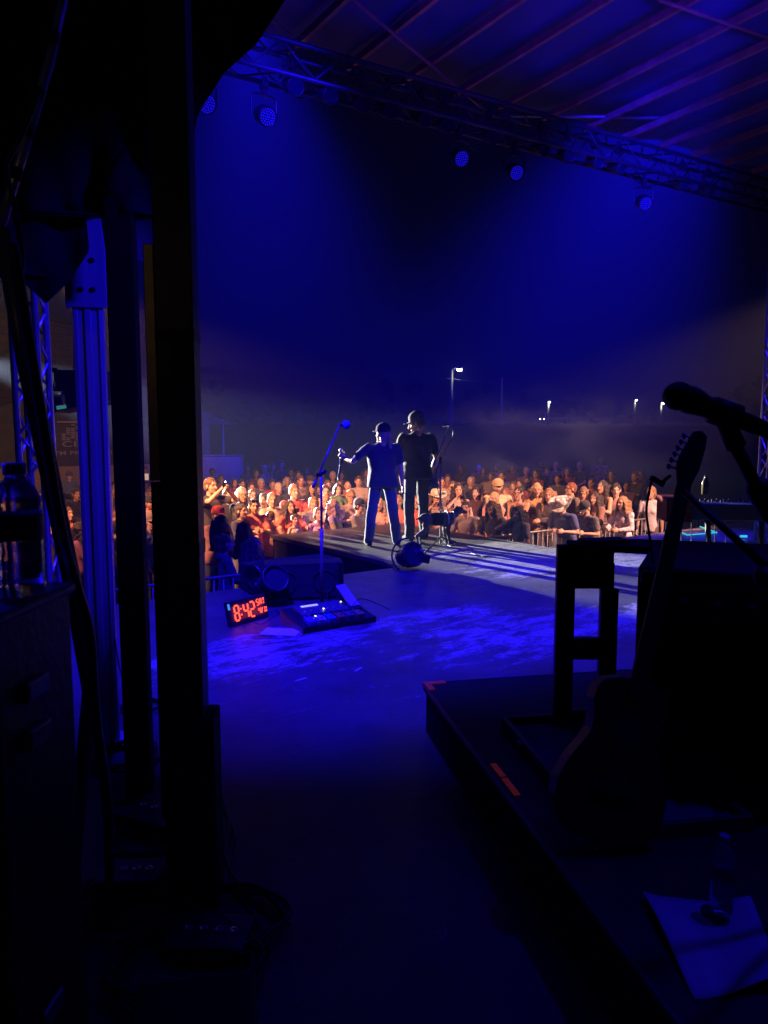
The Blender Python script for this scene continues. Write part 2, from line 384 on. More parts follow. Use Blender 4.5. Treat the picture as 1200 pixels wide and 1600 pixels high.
ft = empty('lighting_truss', ta, 0, 'long aluminium lighting truss crossing under the front of the roof', 'truss')
truss_between(ft, Vector((0, 0, .27)), tb - ta + Vector((0, 0, .17)), .34, .028, mt=mat('truss_black', (.05, .05, .06), .5, .3, .2, 12))
TD = (tb - ta).normalized(); TN = Vector((-TD.y, TD.x, 0))

led_m = mat('led_lens', (.01, .01, .12), .3, 0, .1, 10, emit=(.012, .006, 1.0), es=.8)
led_rim = mat('led_lens_housing', (.015, .015, .05), .7, spec=.1)
def par_light():
    r = empty('par_light')
    q = MB(); q.box((0, 0, -.05), (.05, .05, .1)); q.box((0, 0, .0), (.07, .09, .06))
    q.tube([(-.15, 0, -.30), (-.15, 0, -.12), (-.09, 0, -.09), (.09, 0, -.09), (.15, 0, -.12), (.15, 0, -.30)], .012, 6)
    q.build('yoke', black_paint, r)
    M = Euler((R(118), 0, 0)).to_matrix()      # lens looks to +Y and down ... turned by the root
    q = MB(); q.lathe((0, 0, -.30), [(.04, -.15), (.07, -.13), (.10, -.05), (.108, .08), (.108, .10), (.092, .10), (.092, .085)], 20, M)
    bd = q.build('housing', black_paint, r, True)
    q = MB(); q.lathe((0, 0, -.30), [(.0, .087), (.090, .088)], 20, M); lens = q.build('lens', led_rim, r)
    q = MB()
    for ring, cnt in ((0, 1), (.028, 6), (.054, 12), (.078, 18)):
        for k in range(cnt):
            a = 2 * math.pi * k / cnt; p = M @ Vector((ring * math.cos(a), ring * math.sin(a), .09)) + Vector((0, 0, -.30))
            q.ell(p, (.0095, .0095, .0095), None, 8, 4)
    q.build('led_cells', led_m, lens, True)
    return r
ORD = ['first', 'second', 'third', 'fourth', 'fifth', 'sixth', 'seventh', 'eighth', 'ninth', 'tenth', 'eleventh', 'twelfth', 'thirteenth']
pl = par_light(); first = True
vis = [(413, 180, 'lit LED stage light, leftmost of those facing the camera under the truss', 1), (717, 246, 'largest looking lit LED stage light hanging in the middle of the truss', 1),
       (803, 268, 'lit LED stage light just right of the middle one under the truss', 1), (1005, 316, 'lit LED stage light farthest right under the truss', 1),
       (318, 160, 'stage light at the left end of the truss, half behind the dark canvas', 1)]
TZ = 5.4
def truss_at(px):           # point of the lower chord seen at this column
    best = None
    for k in range(400):
        p = ta.lerp(tb, k / 399); x = 600 + F * p.x / (p.y * math.cos(PITCH) - (p.z - EYE) * math.sin(PITCH))
        if best is None or abs(x - px) < best[0]: best = (abs(x - px), p)
    return best[1]
for px, py, lab, _ in vis:
    o = pl if first else copy_tree(pl); first = False
    p = truss_at(px); tgt = at(px, py, p.y - .1)
    o.location = (tgt.x, tgt.y, tgt.z + .30)
    to = Vector((0, 0, 0)) - Vector((tgt.x, tgt.y, 0)); o.rotation_euler = (0, 0, math.atan2(-to.y, -to.x) + R(90) + R(180) + R(28))
    tag(o, lab, 'stage light', 'lit stage lights under the truss')
    q = MB(); h = p.z - (tgt.z + .28)
    if h > .05: q.tube([(0, 0, 0), (0, 0, h)], .018, 6); q.build('hanger', black_paint, o, True)
for i, px in enumerate([455, 505, 560, 600, 655, 690, 760, 840, 880, 925, 960, 1060, 1100]):
    o = copy_tree(pl); p = truss_at(px); o.location = p + Vector((0, 0, .30)) - TN * .05; o.rotation_euler = (0, 0, STROT + R(10 * math.sin(i * 2.1)))
    o.scale = (1, 1, .9)
    for c in kids(o):
        for d in kids(c):
            if d.name.startswith('led_cells'): d.data = d.data.copy(); d.data.materials[0] = led_rim
    tag(o, ORD[i] + ' unlit dark stage light from the left end of the truss', 'stage light', 'dark stage lights along the truss')

# towers of the roof
tw = empty('truss_tower', (0, 0, 0), 0, 'blue lit aluminium truss tower at the left edge behind the leaning pole', 'truss')
bl = at(62, 780, 5.6); truss_between(tw, (bl.x, 5.6, 0.02), (bl.x - .03, 5.6, 4.6), .17, .024, 26)
tw = empty('truss_tower', (0, 0, 0), 0, 'pale truss tower at the right edge beyond the keyboard', 'truss')
br_ = at(1206, 760, 11.0); truss_between(tw, (br_.x, 11.0, 0.02), (br_.x, 11.0, 5.5), .26, .024, 18)

# ---------------------------------------------------------------- people
def remeshed(mb, voxel, smooth=3, wr=0.0, wscale=1.0, name='m'):
    me = mb.mesh(name); o = bpy.data.objects.new('tmp', me); COL.objects.link(o)
    r = o.modifiers.new('r', 'REMESH'); r.mode = 'VOXEL'; r.voxel_size = voxel; r.use_smooth_shade = True
    if smooth:
        s = o.modifiers.new('s', 'SMOOTH'); s.iterations = smooth; s.factor = .5
    dg = bpy.context.evaluated_depsgraph_get(); out = bpy.data.meshes.new_from_object(o.evaluated_get(dg))
    bpy.data.objects.remove(o); bpy.data.meshes.remove(me)
    out.name = name
    if wr:
        n = len(out.vertices); co = np.empty(n * 3); out.vertices.foreach_get('co', co); co = co.reshape(-1, 3)
        nm = np.empty(n * 3); out.vertices.foreach_get('normal', nm); nm = nm.reshape(-1, 3)
        x, y, z = (co * wscale).T
        h = np.sin(23 * x + 9 * z + 3 * np.sin(11 * y + 7 * z)) * .5 + np.sin(31 * z - 13 * y + 4 * np.sin(17 * x)) * .4 + np.sin(57 * x + 41 * y + 35 * z + 2 * np.sin(29 * z)) * .25
        co += nm * (h * wr)[:, None]; out.vertices.foreach_set('co', co.ravel()); out.update()
    return out
def mesh_obj(name, me, m, parent=None):
    me.materials.clear(); me.materials.append(m)
    o = bpy.data.objects.new(name, me); COL.objects.link(o)
    if parent is not None: o.parent = parent
    return o
def ik(a, t, l1, l2, pole):
    d = t - a; L_ = d.length
    if L_ > (l1 + l2) * .995: t = a + d.normalized() * (l1 + l2) * .995; d = t - a; L_ = d.length
    dn = d.normalized(); x = (l1 * l1 - l2 * l2 + L_ * L_) / (2 * L_); h = math.sqrt(max(0, l1 * l1 - x * x))
    p = (pole - dn * pole.dot(dn)).normalized()
    return a + dn * x + p * h, t
POSE = {   # wrist targets (right hand x>0, the figure looks along +y) and elbow poles
    'down': ((.25, .05, .80), (-.25, .03, .80)), 'fence': ((.10, .40, 1.12), (-.14, .38, 1.12)), 'clap': ((.05, .30, 1.22), (-.05, .30, 1.24)),
    'cross': ((-.08, .20, 1.18), (.10, .22, 1.15)), 'phone': ((.07, .32, 1.58), (-.07, .32, 1.56)), 'reach': ((.16, .50, 1.30), (-.22, .20, 1.0)),
    'reachl': ((.22, .20, 1.0), (-.30, .42, 1.22)), 'face': ((.09, .16, 1.47), (-.05, .24, 1.10)), 'clasp': ((.03, .27, 1.04), (-.03, .27, 1.04)), 'hip': ((.24, .02, .98), (-.24, .02, .98)),
    'up': ((.25, .15, 1.85), (-.23, .05, .9)), 'arms': ((.24, .30, 1.16), (-.24, .30, 1.16)), 'pocket': ((.20, .10, .88), (-.20, .10, .88)), 'lap': ((.12, .34, .82), (-.12, .34, .82)),
    'lensleft': ((-.02, .35, 1.52), (-.20, .34, 1.2))}
def hand_prims(mb, w, dirv, side, s=1.0, curl=.6, spread=1.0, palmn=None, fr=1.0):
    """palm, four unequal bent fingers and a thumb that leaves the side of the palm"""
    d = dirv.normalized(); n = palmn if palmn is not None else Vector((-side, .1, -.2))
    n = (n - d * n.dot(d)).normalized(); b = d.cross(n).normalized() * 1.0
    M = Matrix((b, d, n)).transposed()
    mb.ell(w + d * .045 * s, (.040 * s, .052 * s, .016 * s), M, 12, 8)
    tips = []
    for k, (ox, L_, rr) in enumerate(((-.030, .068, .0085), (-.010, .078, .009), (.011, .073, .0088), (.030, .056, .0078))):
        p = w + d * .082 * s + b * ox * s * spread; dd = d + b * ox * 3 * (spread - 1)
        c = curl * (1 + .12 * k); pts = [p - d * .02 * s, p]
        for q in range(3):
            a = c * (q + .6); dv = (dd * math.cos(a) + n * math.sin(a)).normalized(); p = p + dv * (L_ / 3 * s); pts.append(p)
        for q in range(4): mb.cap(pts[q], pts[q + 1], rr * s * fr * (1 - .05 * q), rr * s * fr * (1 - .05 * (q + 1)), 8)
        tips.append(p)
    t0 = w + d * .022 * s - b * .030 * s; t1 = t0 + (-b * .75 + d * .6 + n * .25).normalized() * .036 * s; t2 = t1 + (-b * .2 + d * .8 + n * .5).normalized() * .032 * s
    mb.cap(t0, t1, .0115 * s * fr, .0105 * s * fr, 8); mb.cap(t1, t2, .0105 * s * fr, .0085 * s * fr, 8)
    return tips
CLOTH = {}
def cloth(c, var=.18, plain=False):
    k = tuple(round(x, 3) for x in c) + ((0,) if plain else ())
    if k not in CLOTH:
        i = len(CLOTH); big = i % 3 == 1 and not plain
        CLOTH[k] = mat('cloth_fabric', c, .85, 0, (.65 if big else var) + i * 1e-4, (9, 14, 30)[i % 3], .35, stretch=((1, 1, 3.2), (1, 1, 1), (2.5, 2.5, .6))[i % 3])
    return CLOTH[k]
SK = {}
def skin(i):
    base = [(.62, .38, .28), (.55, .33, .23), (.46, .26, .17), (.66, .43, .33), (.22, .12, .075)][i]
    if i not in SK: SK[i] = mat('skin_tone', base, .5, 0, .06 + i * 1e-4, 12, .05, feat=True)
    return SK[i]
HAIRC = {'dark': (.025, .016, .012), 'brown': (.10, .055, .03), 'light': (.30, .18, .09), 'blond': (.52, .38, .20), 'grey': (.42, .40, .37), 'red': (.22, .07, .03)}
def hairm(c): return mat('hair_' + c, HAIRC[c], .42, 0, .7, 46, .8, stretch=(6, 6, .6))

def person(loc, yaw, H=1.72, pose='down', lean=0.0, head=(0, 0), sex='m', w=1.0, hair='short', hc='brown', sk=0, shirt=(.2, .2, .2), sleeve='short',
           pants=(.05, .06, .12), hat=None, hatc=(.1, .1, .1), legs='stand', vox=.012, shw=None, hsc=1.06, st=.12, label='', group=None, stride=.0, glasses=False, arms=None, poles=None, detail=1,
           hand=None, print_=None, hatyaw=0.0, twist=0.0, beard=None):
    s = H / 1.72; hs = hsc * (1 + max(0, 1.60 - H) * .42)
    pel = Vector((0, 0, .95)); Ml = Euler((-lean, 0, twist)).to_matrix()
    def up(p): p = Vector(p); return pel + Ml @ (p - pel)
    fem = sex == 'f'; shx = .165 if fem else .19
    if H < 1.45: shx = .155
    if shw: shx = shw / (.85 + .15 * w)
    shx *= (.85 + .15 * w)
    sh = {1: up((shx, 0, 1.40)), -1: up((-shx, 0, 1.40))}
    tg = arms or POSE[pose]; el = {}; wr_ = {}
    for k, sd in enumerate((1, -1)):
        pl_ = Vector(poles[k]) if poles else Vector((sd * (.9 if pose in ('cross', 'clap', 'phone', 'face', 'clasp') else .5), -.35, -.8))
        t = Vector(tg[k])
        if not arms and pose not in ('phone', 'up', 'fence'): t = t + Vector((0, math.sin(lean) * .35, 0))
        el[sd], wr_[sd] = ik(sh[sd], t, .285, .255, pl_)
    hip = {1: Vector((.09, 0, .90)), -1: Vector((-.09, 0, .90))}
    if legs == 'sit':
        kn = {q: Vector((.13 * q, .42, .92)) for q in (1, -1)}; an = {q: Vector((.13 * q, .44, .50)) for q in (1, -1)}; z0 = -.42
    else:
        kn = {q: Vector(((.09 + (st - .09) * .55) * q, .02 + stride * .5 * q, .49)) for q in (1, -1)}; an = {q: Vector((st * q, -.01 + stride * q, .085)) for q in (1, -1)}; z0 = 0
    Mh = Euler((head[1], 0, head[0])).to_matrix(); Mh = (Euler((-lean * .35, 0, 0)).to_matrix()) @ Mh
    nb = up((0, .0, 1.43)); hcn = nb + (Euler((-lean * .5, 0, 0)).to_matrix() @ Vector((0, .02, (.165 if detail == 1 else .142) * hs)))
    def hp(x, y, z): return hcn + Mh @ (Vector((x, y, z)) * hs)
    def hell(mb, c, r, n=14, m=10): mb.ell(hp(*c), tuple(q * hs for q in r), Mh, n, m)
    T = MB()   # body: one continuous skin
    hell(T, (0, -.012, .025), (.073, .092, .093)); hell(T, (0, .022, -.045), (.055, .060, .064)); hell(T, (0, .03, -.015), (.062, .058, .06))
    T.cap(hp(0, .083, .018), hp(0, .104, -.024), .010 * hs, .0145 * hs, 8); T.cap(hp(-.035, .073, .036), hp(.035, .073, .036), .012 * hs, .012 * hs, 8)
    hell(T, (0, .076, -.062), (.024, .014, .011), 10, 6); hell(T, (0, .068, -.092), (.026, .02, .017), 10, 6)
    for sd in (1, -1): hell(T, (.077 * sd, -.005, -.002), (.010, .020, .032), 8, 6)
    T.cap(nb - Vector((0, .015, .06)), hp(0, -.018, -.055), .058 if not fem else .050, .052 if not fem else .045)
    ch = (1 if not fem else .90) * (.6 + .4 * w)
    wa = .88 if fem else 1.0; bl = max(0, w - 1.1) * .05
    T.loft([(.86, .10 * ch, .08 * ch, 0), (.92, .146 * ch, .10 * ch, 0), (1.0, .140 * ch, .098 * ch, .004), (1.10, .128 * ch * wa, .090 * ch, .006 + bl * .5), (1.22, .142 * ch, .098 * ch, .006), (1.32, .150 * ch, .096 * ch, .004), (1.38, .105 * ch, .055 * ch, -.004), (1.42, .05, .04, -.01)], up)
    T.cap(up((-shx * .75, -.005, 1.395)), up((shx * .75, -.005, 1.395)), .052, .052)
    T.cap(up((0, -.01, 1.37)), up((0, -.02, 1.45)), .055, .055)
    for sd in (1, -1):
        T.cap(sh[sd], el[sd], .046 * (.75 + .25 * w), .037 * (.8 + .2 * w)); T.cap(el[sd], el[sd].lerp(wr_[sd], .4), .037, .036 * (.8 + .2 * w)); T.cap(el[sd].lerp(wr_[sd], .4), wr_[sd], .036 * (.8 + .2 * w), .025)
        hd = (wr_[sd] - el[sd]); hk = (hand or {}).get(sd, {})
        hand_prims(T, wr_[sd], Vector(hk.get('dir', hd.normalized())), sd, 1.0, hk.get('curl', .45), 1.12, Vector(hk['n']) if 'n' in hk else None, hk.get('fr', 1.0))
        T.cap(hip[sd], kn[sd], .078, .052); T.cap(kn[sd], an[sd], .050, .036); T.cap(an[sd] + Vector((0, -.04, -.03)), an[sd] + Vector((0, .12, -.045)), .034, .028)
    me = remeshed(T, vox, 1 if detail == 1 else 2, name='body')
    # face: eye hollows with their shade put into the tint, brows, lips
    nv = len(me.vertices); co = np.empty(nv * 3); me.vertices.foreach_get('co', co); co = co.reshape(-1, 3)
    Mi = np.array(Mh.transposed()); lc = (co - np.array(hcn)) @ Mi.T / hs
    tint = np.ones((nv, 4)); front = lc[:, 1] > .045
    def g_(cx, cz, rx, rz): return np.exp(-(((lc[:, 0] - cx) / rx) ** 2 + ((lc[:, 2] - cz) / rz) ** 2)) * front
    push = 0
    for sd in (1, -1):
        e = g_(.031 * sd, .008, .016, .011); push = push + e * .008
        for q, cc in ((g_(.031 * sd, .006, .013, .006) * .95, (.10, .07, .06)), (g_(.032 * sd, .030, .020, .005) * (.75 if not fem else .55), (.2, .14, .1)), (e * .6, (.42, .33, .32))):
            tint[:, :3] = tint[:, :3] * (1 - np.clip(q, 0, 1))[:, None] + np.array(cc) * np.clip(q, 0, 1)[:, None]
    q = np.clip(g_(0, -.060, .024, .007) * 1.1, 0, 1); tint[:, :3] = tint[:, :3] * (1 - q)[:, None] + np.array((.72, .30, .28)) * q[:, None]
    q = np.clip(g_(0, -.061, .022, .0025) * 1.1, 0, 1); tint[:, :3] = tint[:, :3] * (1 - q)[:, None] + np.array((.25, .08, .08)) * q[:, None]
    if beard:
        bz = np.clip((-.03 - lc[:, 2]) / .012, 0, 1) * np.clip((lc[:, 2] + .15) / .02, 0, 1) * (lc[:, 1] > .0) * (np.abs(lc[:, 0]) < .09) * (1 - np.clip(g_(0, -.060, .02, .008), 0, 1)); bz = bz * .85
        tint[:, :3] = tint[:, :3] * (1 - bz)[:, None] + np.array(beard) * bz[:, None]
    if not np.isscalar(push):
        co = co - (np.array(Mh @ Vector((0, 1, 0))) * push[:, None]); me.vertices.foreach_set('co', co.ravel()); me.update()
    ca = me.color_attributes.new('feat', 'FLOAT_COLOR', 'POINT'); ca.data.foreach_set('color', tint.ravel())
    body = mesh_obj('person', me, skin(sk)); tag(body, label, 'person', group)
    body.location = Vector(loc) + Vector((0, 0, z0 * s)); body.rotation_euler = (0, 0, yaw); body.scale = (s, s, s)
    # shirt
    Q = MB(); k = 1.0
    tank = sleeve == 'tank'
    Q.loft([(.845, .168 * ch, .120 * ch, 0), (.87, .174 * ch, .124 * ch, 0), (.95, .168 * ch, .121 * ch, .004), (1.05, .155 * ch * wa, .112 * ch + bl * .9, .008 + bl * .6), (1.13, .150 * ch * wa, .108 * ch + bl * .9, .010 + bl * .6), (1.23, .160 * ch, .114 * ch + bl * .3, .008 + bl * .2), (1.31, .166 * ch, .110 * ch, .004)] + ([(1.37, .12 * ch, .09 * ch, 0)] if tank else [(1.38, .150 * ch, .088 * ch, -.002), (1.425, .085, .06, -.01)]), up, 28)
    if fem:
        for sd in (1, -1): Q.ell(up((.065 * sd, .085 * ch, 1.25)), (.058, .045, .058), Ml, 10, 8)
    if tank:
        for sd in (1, -1): Q.cap(up((.085 * sd, .07, 1.32)), up((.095 * sd, -.01, 1.455)), .020, .018, 8); Q.cap(up((.095 * sd, -.01, 1.455)), up((.085 * sd, -.08, 1.32)), .018, .022, 8)
    else:
        Q.cap(up((-shx * .8, -.005, 1.395)), up((shx * .8, -.005, 1.395)), .067, .067)
        Q.cap(up((-.06, -.01, 1.425)), up((.06, -.01, 1.425)), .055, .055)
        for sd in (1, -1):
            a, b_ = sh[sd], el[sd]
            if sleeve == 'short': Q.cap(a, a.lerp(b_, .62), .066 * (.8 + .2 * w), .062 * (.8 + .2 * w))
            else: Q.cap(a, b_, .066, .056); Q.cap(b_, b_.lerp(wr_[sd], .93), .056, .042)
    if sleeve == 'hood': Q.cap(up((-.06, -.07, 1.44)), up((.06, -.07, 1.44)), .06, .06)
    so = mesh_obj('shirt' if sleeve != 'hood' else 'hoodie', remeshed(Q, vox * 1.15, 3, .0045 if detail == 1 else .010, 1.0 if detail == 1 else .62, 'shirt'), cloth(shirt, plain=detail == 2), body)
    # trousers, shoes
    Q = MB(); Q.ell((0, 0, .92), (.150 * ch, .104 * ch, .10), None, 14, 8)
    for sd in (1, -1): Q.cap(hip[sd], kn[sd], min(.090 * (.7 + .3 * w), .098), .066 * (.8 + .2 * w)); Q.cap(kn[sd], an[sd] + Vector((0, 0, .0)), .066 * (.8 + .2 * w), .058 * (.7 + .3 * w))
    mesh_obj('trousers', remeshed(Q, vox * 1.3, 3, .004 if detail == 1 else .009, 1.0 if detail == 1 else .7, 'trousers'), cloth(pants, plain=detail == 2), body)
    for sd in (1, -1):
        Q = MB(); Q.cap(an[sd] + Vector((0, -.045, -.04)), an[sd] + Vector((.01 * sd, .14, -.048)), .044, .037); Q.cap(an[sd] + Vector((0, -.02, -.03)), an[sd] + Vector((0, -.01, .04)), .045, .048)
        mesh_obj('shoe', remeshed(Q, vox * 1.2, 2, 0, 1, 'shoe'), black_matte, body)
    # hair
    if hair != 'bald':
        Q = MB()
        hell(Q, (0, -.022, .034), (.083, .098, .098))
        if hair == 'short': hell(Q, (0, -.045, -.01), (.078, .07, .07))
        if hair in ('long', 'pony', 'bob', 'bun'): hell(Q, (0, -.05, -.03), (.083, .066, .085))
        if hair == 'long':
            for sd in (1, -1):
                for j in range(4):
                    a = hp((.070 + .008 * j) * sd, .02 - .035 * j, .03); b_ = up((sd * (.105 - .012 * j), .075 - .065 * j, 1.27 - .02 * (j % 2)))
                    m_ = a.lerp(b_, .5) + Vector((.018 * sd, .0, .0)); rr = (.024, .028, .032, .034)[j]
                    Q.cap(a, m_, rr, rr * 1.1, 8); Q.cap(m_, b_, rr * 1.1, rr * .6, 8)
            Q.cap(hp(0, -.06, -.02), up((0, -.125, 1.25)), .070, .055)
        if hair == 'bob':
            for sd in (1, -1):
                for j in range(3): Q.cap(hp(.072 * sd, .02 - .04 * j, .04), hp(.085 * sd, .015 - .045 * j, -.085), .026, .030, 8)
            Q.cap(hp(0, -.07, 0), hp(0, -.075, -.09), .06, .05)
        if hair == 'pony': Q.cap(hp(0, -.115, .01), hp(0, -.15, -.16), .032, .02, 8)
        if hair == 'bun': Q.ell(hp(0, -.11, .07), (.04, .04, .04))
        mesh_obj('hair', remeshed(Q, vox * .95, 2, .004 * (2 if hair in ('long', 'bob') else 1), 2.6, 'hair'), hairm(hc), body)
    if hat:
        Q = MB(); My = Mh @ Euler((0, 0, hatyaw)).to_matrix()
        def hq(x, y, z): return hcn + My @ (Vector((x, y, z)) * hs)
        if hat in ('cap', 'truckercap'):
            Q.lathe(hq(0, -.018, .052), [(.100, -.012), (.101, .0), (.099, .035), (.088, .065), (.060, .090), (.022, .102), (.008, .107), (0, .108)], 20, My * hs)
            cr = Q
            br = MB(); pts = [(math.sin(a) * .078, .062 + math.cos(a) * .088) for a in [R(-90 + 12 * i) for i in range(16)]]
            inner = [(math.sin(a) * .086, -.018 + .098 * math.cos(a)) for a in [R(60 - 12 * i) for i in range(11)]]
            poly = pts + inner; nn = len(poly); vs = []
            for zz in (.046, .051):
                for x, y in poly: vs.append(hq(x, y, zz - 2.2 * x * x - .05 * max(0, y - .07)))
            br.add(vs, [tuple(range(nn))[::-1], tuple(range(nn, 2 * nn))] + [(i, (i + 1) % nn, nn + (i + 1) % nn, nn + i) for i in range(nn)])
            ho = cr.build('cap', cloth(hatc), body, True); br.build('brim', cloth([x * .8 for x in hatc]), ho)
        elif hat == 'cowboy':
            Q.lathe(hq(0, -.01, .045), [(.094, 0), (.098, .0), (.094, .05), (.084, .10), (.058, .118), (.02, .105), (0, .100)], 20, My * hs)
            ho = Q.build('cowboy_hat', cloth(hatc), body, True)
            br = MB(); vs = []; fs = []; nn = 28
            for j, rr in enumerate((.096, .13, .17, .20)):
                for i in range(nn):
                    a = 2 * math.pi * i / nn; x = rr * math.cos(a); y = rr * 1.08 * math.sin(a)
                    vs.append(hq(x, y - .01, .048 + (abs(x) / .2) ** 2.2 * .075 * (j / 3) - .012 * (j / 3)))
            for j in range(3):
                for i in range(nn): fs.append((j * nn + i, j * nn + (i + 1) % nn, (j + 1) * nn + (i + 1) % nn, (j + 1) * nn + i))
            br.add(vs, fs); bo = br.build('brim', cloth(hatc), ho, True); sd_ = bo.modifiers.new('t', 'SOLIDIFY'); sd_.thickness = .004
    if glasses:
        Q = MB(); zz, yy = (.010, .100) if glasses != 'top' else (.105, .055)
        for sd in (1, -1):
            ring = [hp(.033 * sd + .024 * math.cos(a), yy, zz + .018 * math.sin(a)) for a in [2 * math.pi * i / 12 for i in range(13)]]
            if glasses == 'top': Q.ell(hp(.033 * sd, yy, zz), (.026, .012, .018), Mh)
            else: Q.tube(ring, .0035, 5)
            Q.tube([hp(.058 * sd, yy - .004, zz + .005), hp(.078 * sd, yy - .09, zz + .005)], .003, 5)
        Q.tube([hp(-.010, yy, zz + .004), hp(.010, yy, zz + .004)], .003, 5); Q.build('glasses' if glasses != 'top' else 'sunglasses', black_paint, body, True)
    W_ = lambda p: Matrix.Translation(body.location) @ Matrix.Rotation(yaw, 4, 'Z') @ Matrix.Scale(s, 4) @ Vector(p)
    return body, {'wr': {k: W_(v) for k, v in wr_.items()}, 'el': {k: W_(v) for k, v in el.items()}, 'head': W_(hcn), 'chest': up, 'W': W_, 'hp': lambda x, y, z: W_(hp(x, y, z))}

def face_to(p, q, off=0.0):      # yaw so that +y looks from p to q
    return math.atan2(q.y - p.y, q.x - p.x) - R(90) + off
# ---------------------------------------------------------------- performers on the runway
P1 = flr(598, 853); P2 = flr(651, 843)
s1 = 1.66 / 1.72
b1, i1 = person(P1, .22, 1.70, sex='m', w=1.75, shw=.205, hsc=1.1, st=.20, hair='pony', hc='blond', shirt=(.05, .05, .07), pants=(.06, .08, .17), hat='cap', hatc=(.03, .03, .035), head=(.55, .05), vox=.0085, detail=2,
    arms=((.30, .02, .80), (-.50, .30, 1.25)), poles=((.4, -.6, -.5), (-.6, -.5, -.9)), hand={1: {'curl': .75}, -1: {'curl': 1.0, 'dir': (-.5, .3, .5), 'n': (.3, .9, -.1)}},
    legs='stand', stride=-.03, label='performer seen from behind in dark tee and jeans, holding a microphone out left', group='performers on the runway')
b2, i2 = person(P2, .42, 1.86, hsc=1.13, st=.16, sex='m', w=1.75, hair='short', hc='brown', shirt=(.012, .012, .014), pants=(.014, .014, .018), hat='cap', hatc=(.10, .10, .10), head=(.95, -.28), vox=.0085, detail=2,
    arms=((.27, .10, .90), (-.10, .30, 1.02)), poles=((.7, -.6, -.4), (-.8, -.2, -.6)), hand={1: {'curl': .9}, -1: {'curl': .6}}, legs='stand', stride=.10,
    label='tall heavy performer in black with a grey cap, face turned down to the left', group='performers on the runway', beard=(.35, .25, .2))
# cap in the tall one's hand
w = i2['wr'][1]; cp = empty('cap', w + Vector((.0, -.02, -.11)), .4, 'dark blue cap held in the tall performer\'s lowered hand', 'cap')
capm = cloth((.03, .05, .22)); q = MB(); q.lathe((0, 0, 0), [(.10, -.06), (.105, -.03), (.10, .02), (.075, .055), (.03, .07), (0, .072)], 18, Euler((.5, .3, 0)).to_matrix()); q.build('crown', capm, cp, True)
q = MB(); q.prism([(.09 * math.cos(R(a)), .05 + .11 * math.sin(R(a))) for a in range(0, 181, 15)], (-.10, .02, -.05), (.4, -.9, .1), (-.85, -.4, -.25), .006); q.build('brim', capm, cp)
# microphone in the raised hand
w = i1['wr'][-1]; tip = w + Vector((-.045, .04, .07)); mc = empty('microphone', tip, 0, 'handheld microphone with glinting silver head in the outstretched hand', 'microphone')
q = MB(); q.tube([(.015, -.0, -.15), (0, 0, 0)], [.011, .018], 12); q.build('handle', black_paint, mc, True)
q = MB(); q.ell((-.002, .003, .035), (.030, .030, .034), None, 14, 10); q.build('grille', mat('silver_mesh', (.75, .75, .72), .35, .6, .2, 90, .6), mc, True)
st = empty('strap', w, 0, 'glittering strap hanging below the hand with the microphone', 'strap')
q = MB(); pts = smooth_curve([(-.04, .04, .02), (-.055, .05, -.08), (-.06, .04, -.17), (-.085, .05, -.27), (-.07, .05, -.33)], 6); q.tube(pts, .010, 6); q.build('band', black_cloth, st, True)
q = MB()
for k in range(2, len(pts), 2):
    p = pts[k]; q.ell(p + Vector((-.012, 0, 0)), (.010, .010, .013), None, 8, 5)
q.build('studs', chrome, st, True)
# leash
DG = flr(680, 851); 
h = i1['wr'][1] + Vector((.0, .0, -.09)); dogneck = DG + Vector((.12, .02, .33))
q = MB(); q.tube(smooth_curve([h, h.lerp(dogneck, .5) + Vector((0, 0, -.015)), dogneck], 6), .006, 6); tag(q.build('leash', black_cloth, None, True), 'taut dog leash from the performer\'s right hand to the dog', 'leash')
# dog, hind legs braced, head to the right
def dog():
    T = MB()
    T.ell((0, .17, .33), (.085, .13, .105)); T.ell((0, -.02, .335), (.072, .17, .078)); T.ell((0, -.16, .34), (.075, .10, .085))
    T.cap((0, .24, .36), (0, .35, .43), .062, .052); T.ell((0, .38, .445), (.053, .062, .052)); T.cap((0, .42, .435), (0, .485, .415), .033, .022)
    for s in (1, -1):
        T.cap((.04 * s, .36, .49), (.062 * s, .34, .455), .018, .014)                     # folded ears
        T.cap((.055 * s, .19, .30), (.062 * s, .17, .17), .046, .030); T.cap((.062 * s, .17, .17), (.062 * s, .20, .035), .027, .020); T.cap((.062 * s, .20, .022), (.062 * s, .245, .018), .022, .018)
        y = -.05 * (1 if s > 0 else -1)
        T.cap((.055 * s, -.17, .32), (.065 * s, -.14 + y, .21), .058, .035); T.cap((.065 * s, -.14 + y, .21), (.065 * s, -.27 + y, .13), .034, .024); T.cap((.065 * s, -.27 + y, .13), (.065 * s, -.25 + y, .03), .018, .015); T.cap((.065 * s, -.25 + y, .02), (.065 * s, -.20 + y, .018), .020, .017)
    T.cap((0, -.24, .37), (0, -.30, .345), .018, .011)
    me = remeshed(T, .0075, 3, .002, 2, 'body'); o = mesh_obj('dog', me, mat('dog_coat', (.10, .09, .09), .75, 0, .7, 5, .4, stretch=(3, 1.2, 3)))
    tag(o, 'small dog in a dark harness straining on its leash beside the microphone stand', 'dog')
    q = MB(); q.ell((0, .02, .338), (.083, .155, .090), None, 18, 12); mesh_obj('coat', remeshed(q, .008, 2, .002, 2, 'coat'), black_cloth, o)
    q = MB()
    for yy in (.17, .27): q.tube([(.098 * math.cos(a) * (1 if yy < .2 else .75), yy, .335 + (.02 if yy > .2 else 0) + .112 * math.sin(a) * (1 if yy < .2 else .75)) for a in [2 * math.pi * k / 20 for k in range(21)]], .009, 6)
    q.build('harness', mat('reflective_strap', (.7, .7, .7), .4, 0, .1, 20), o, True); return o
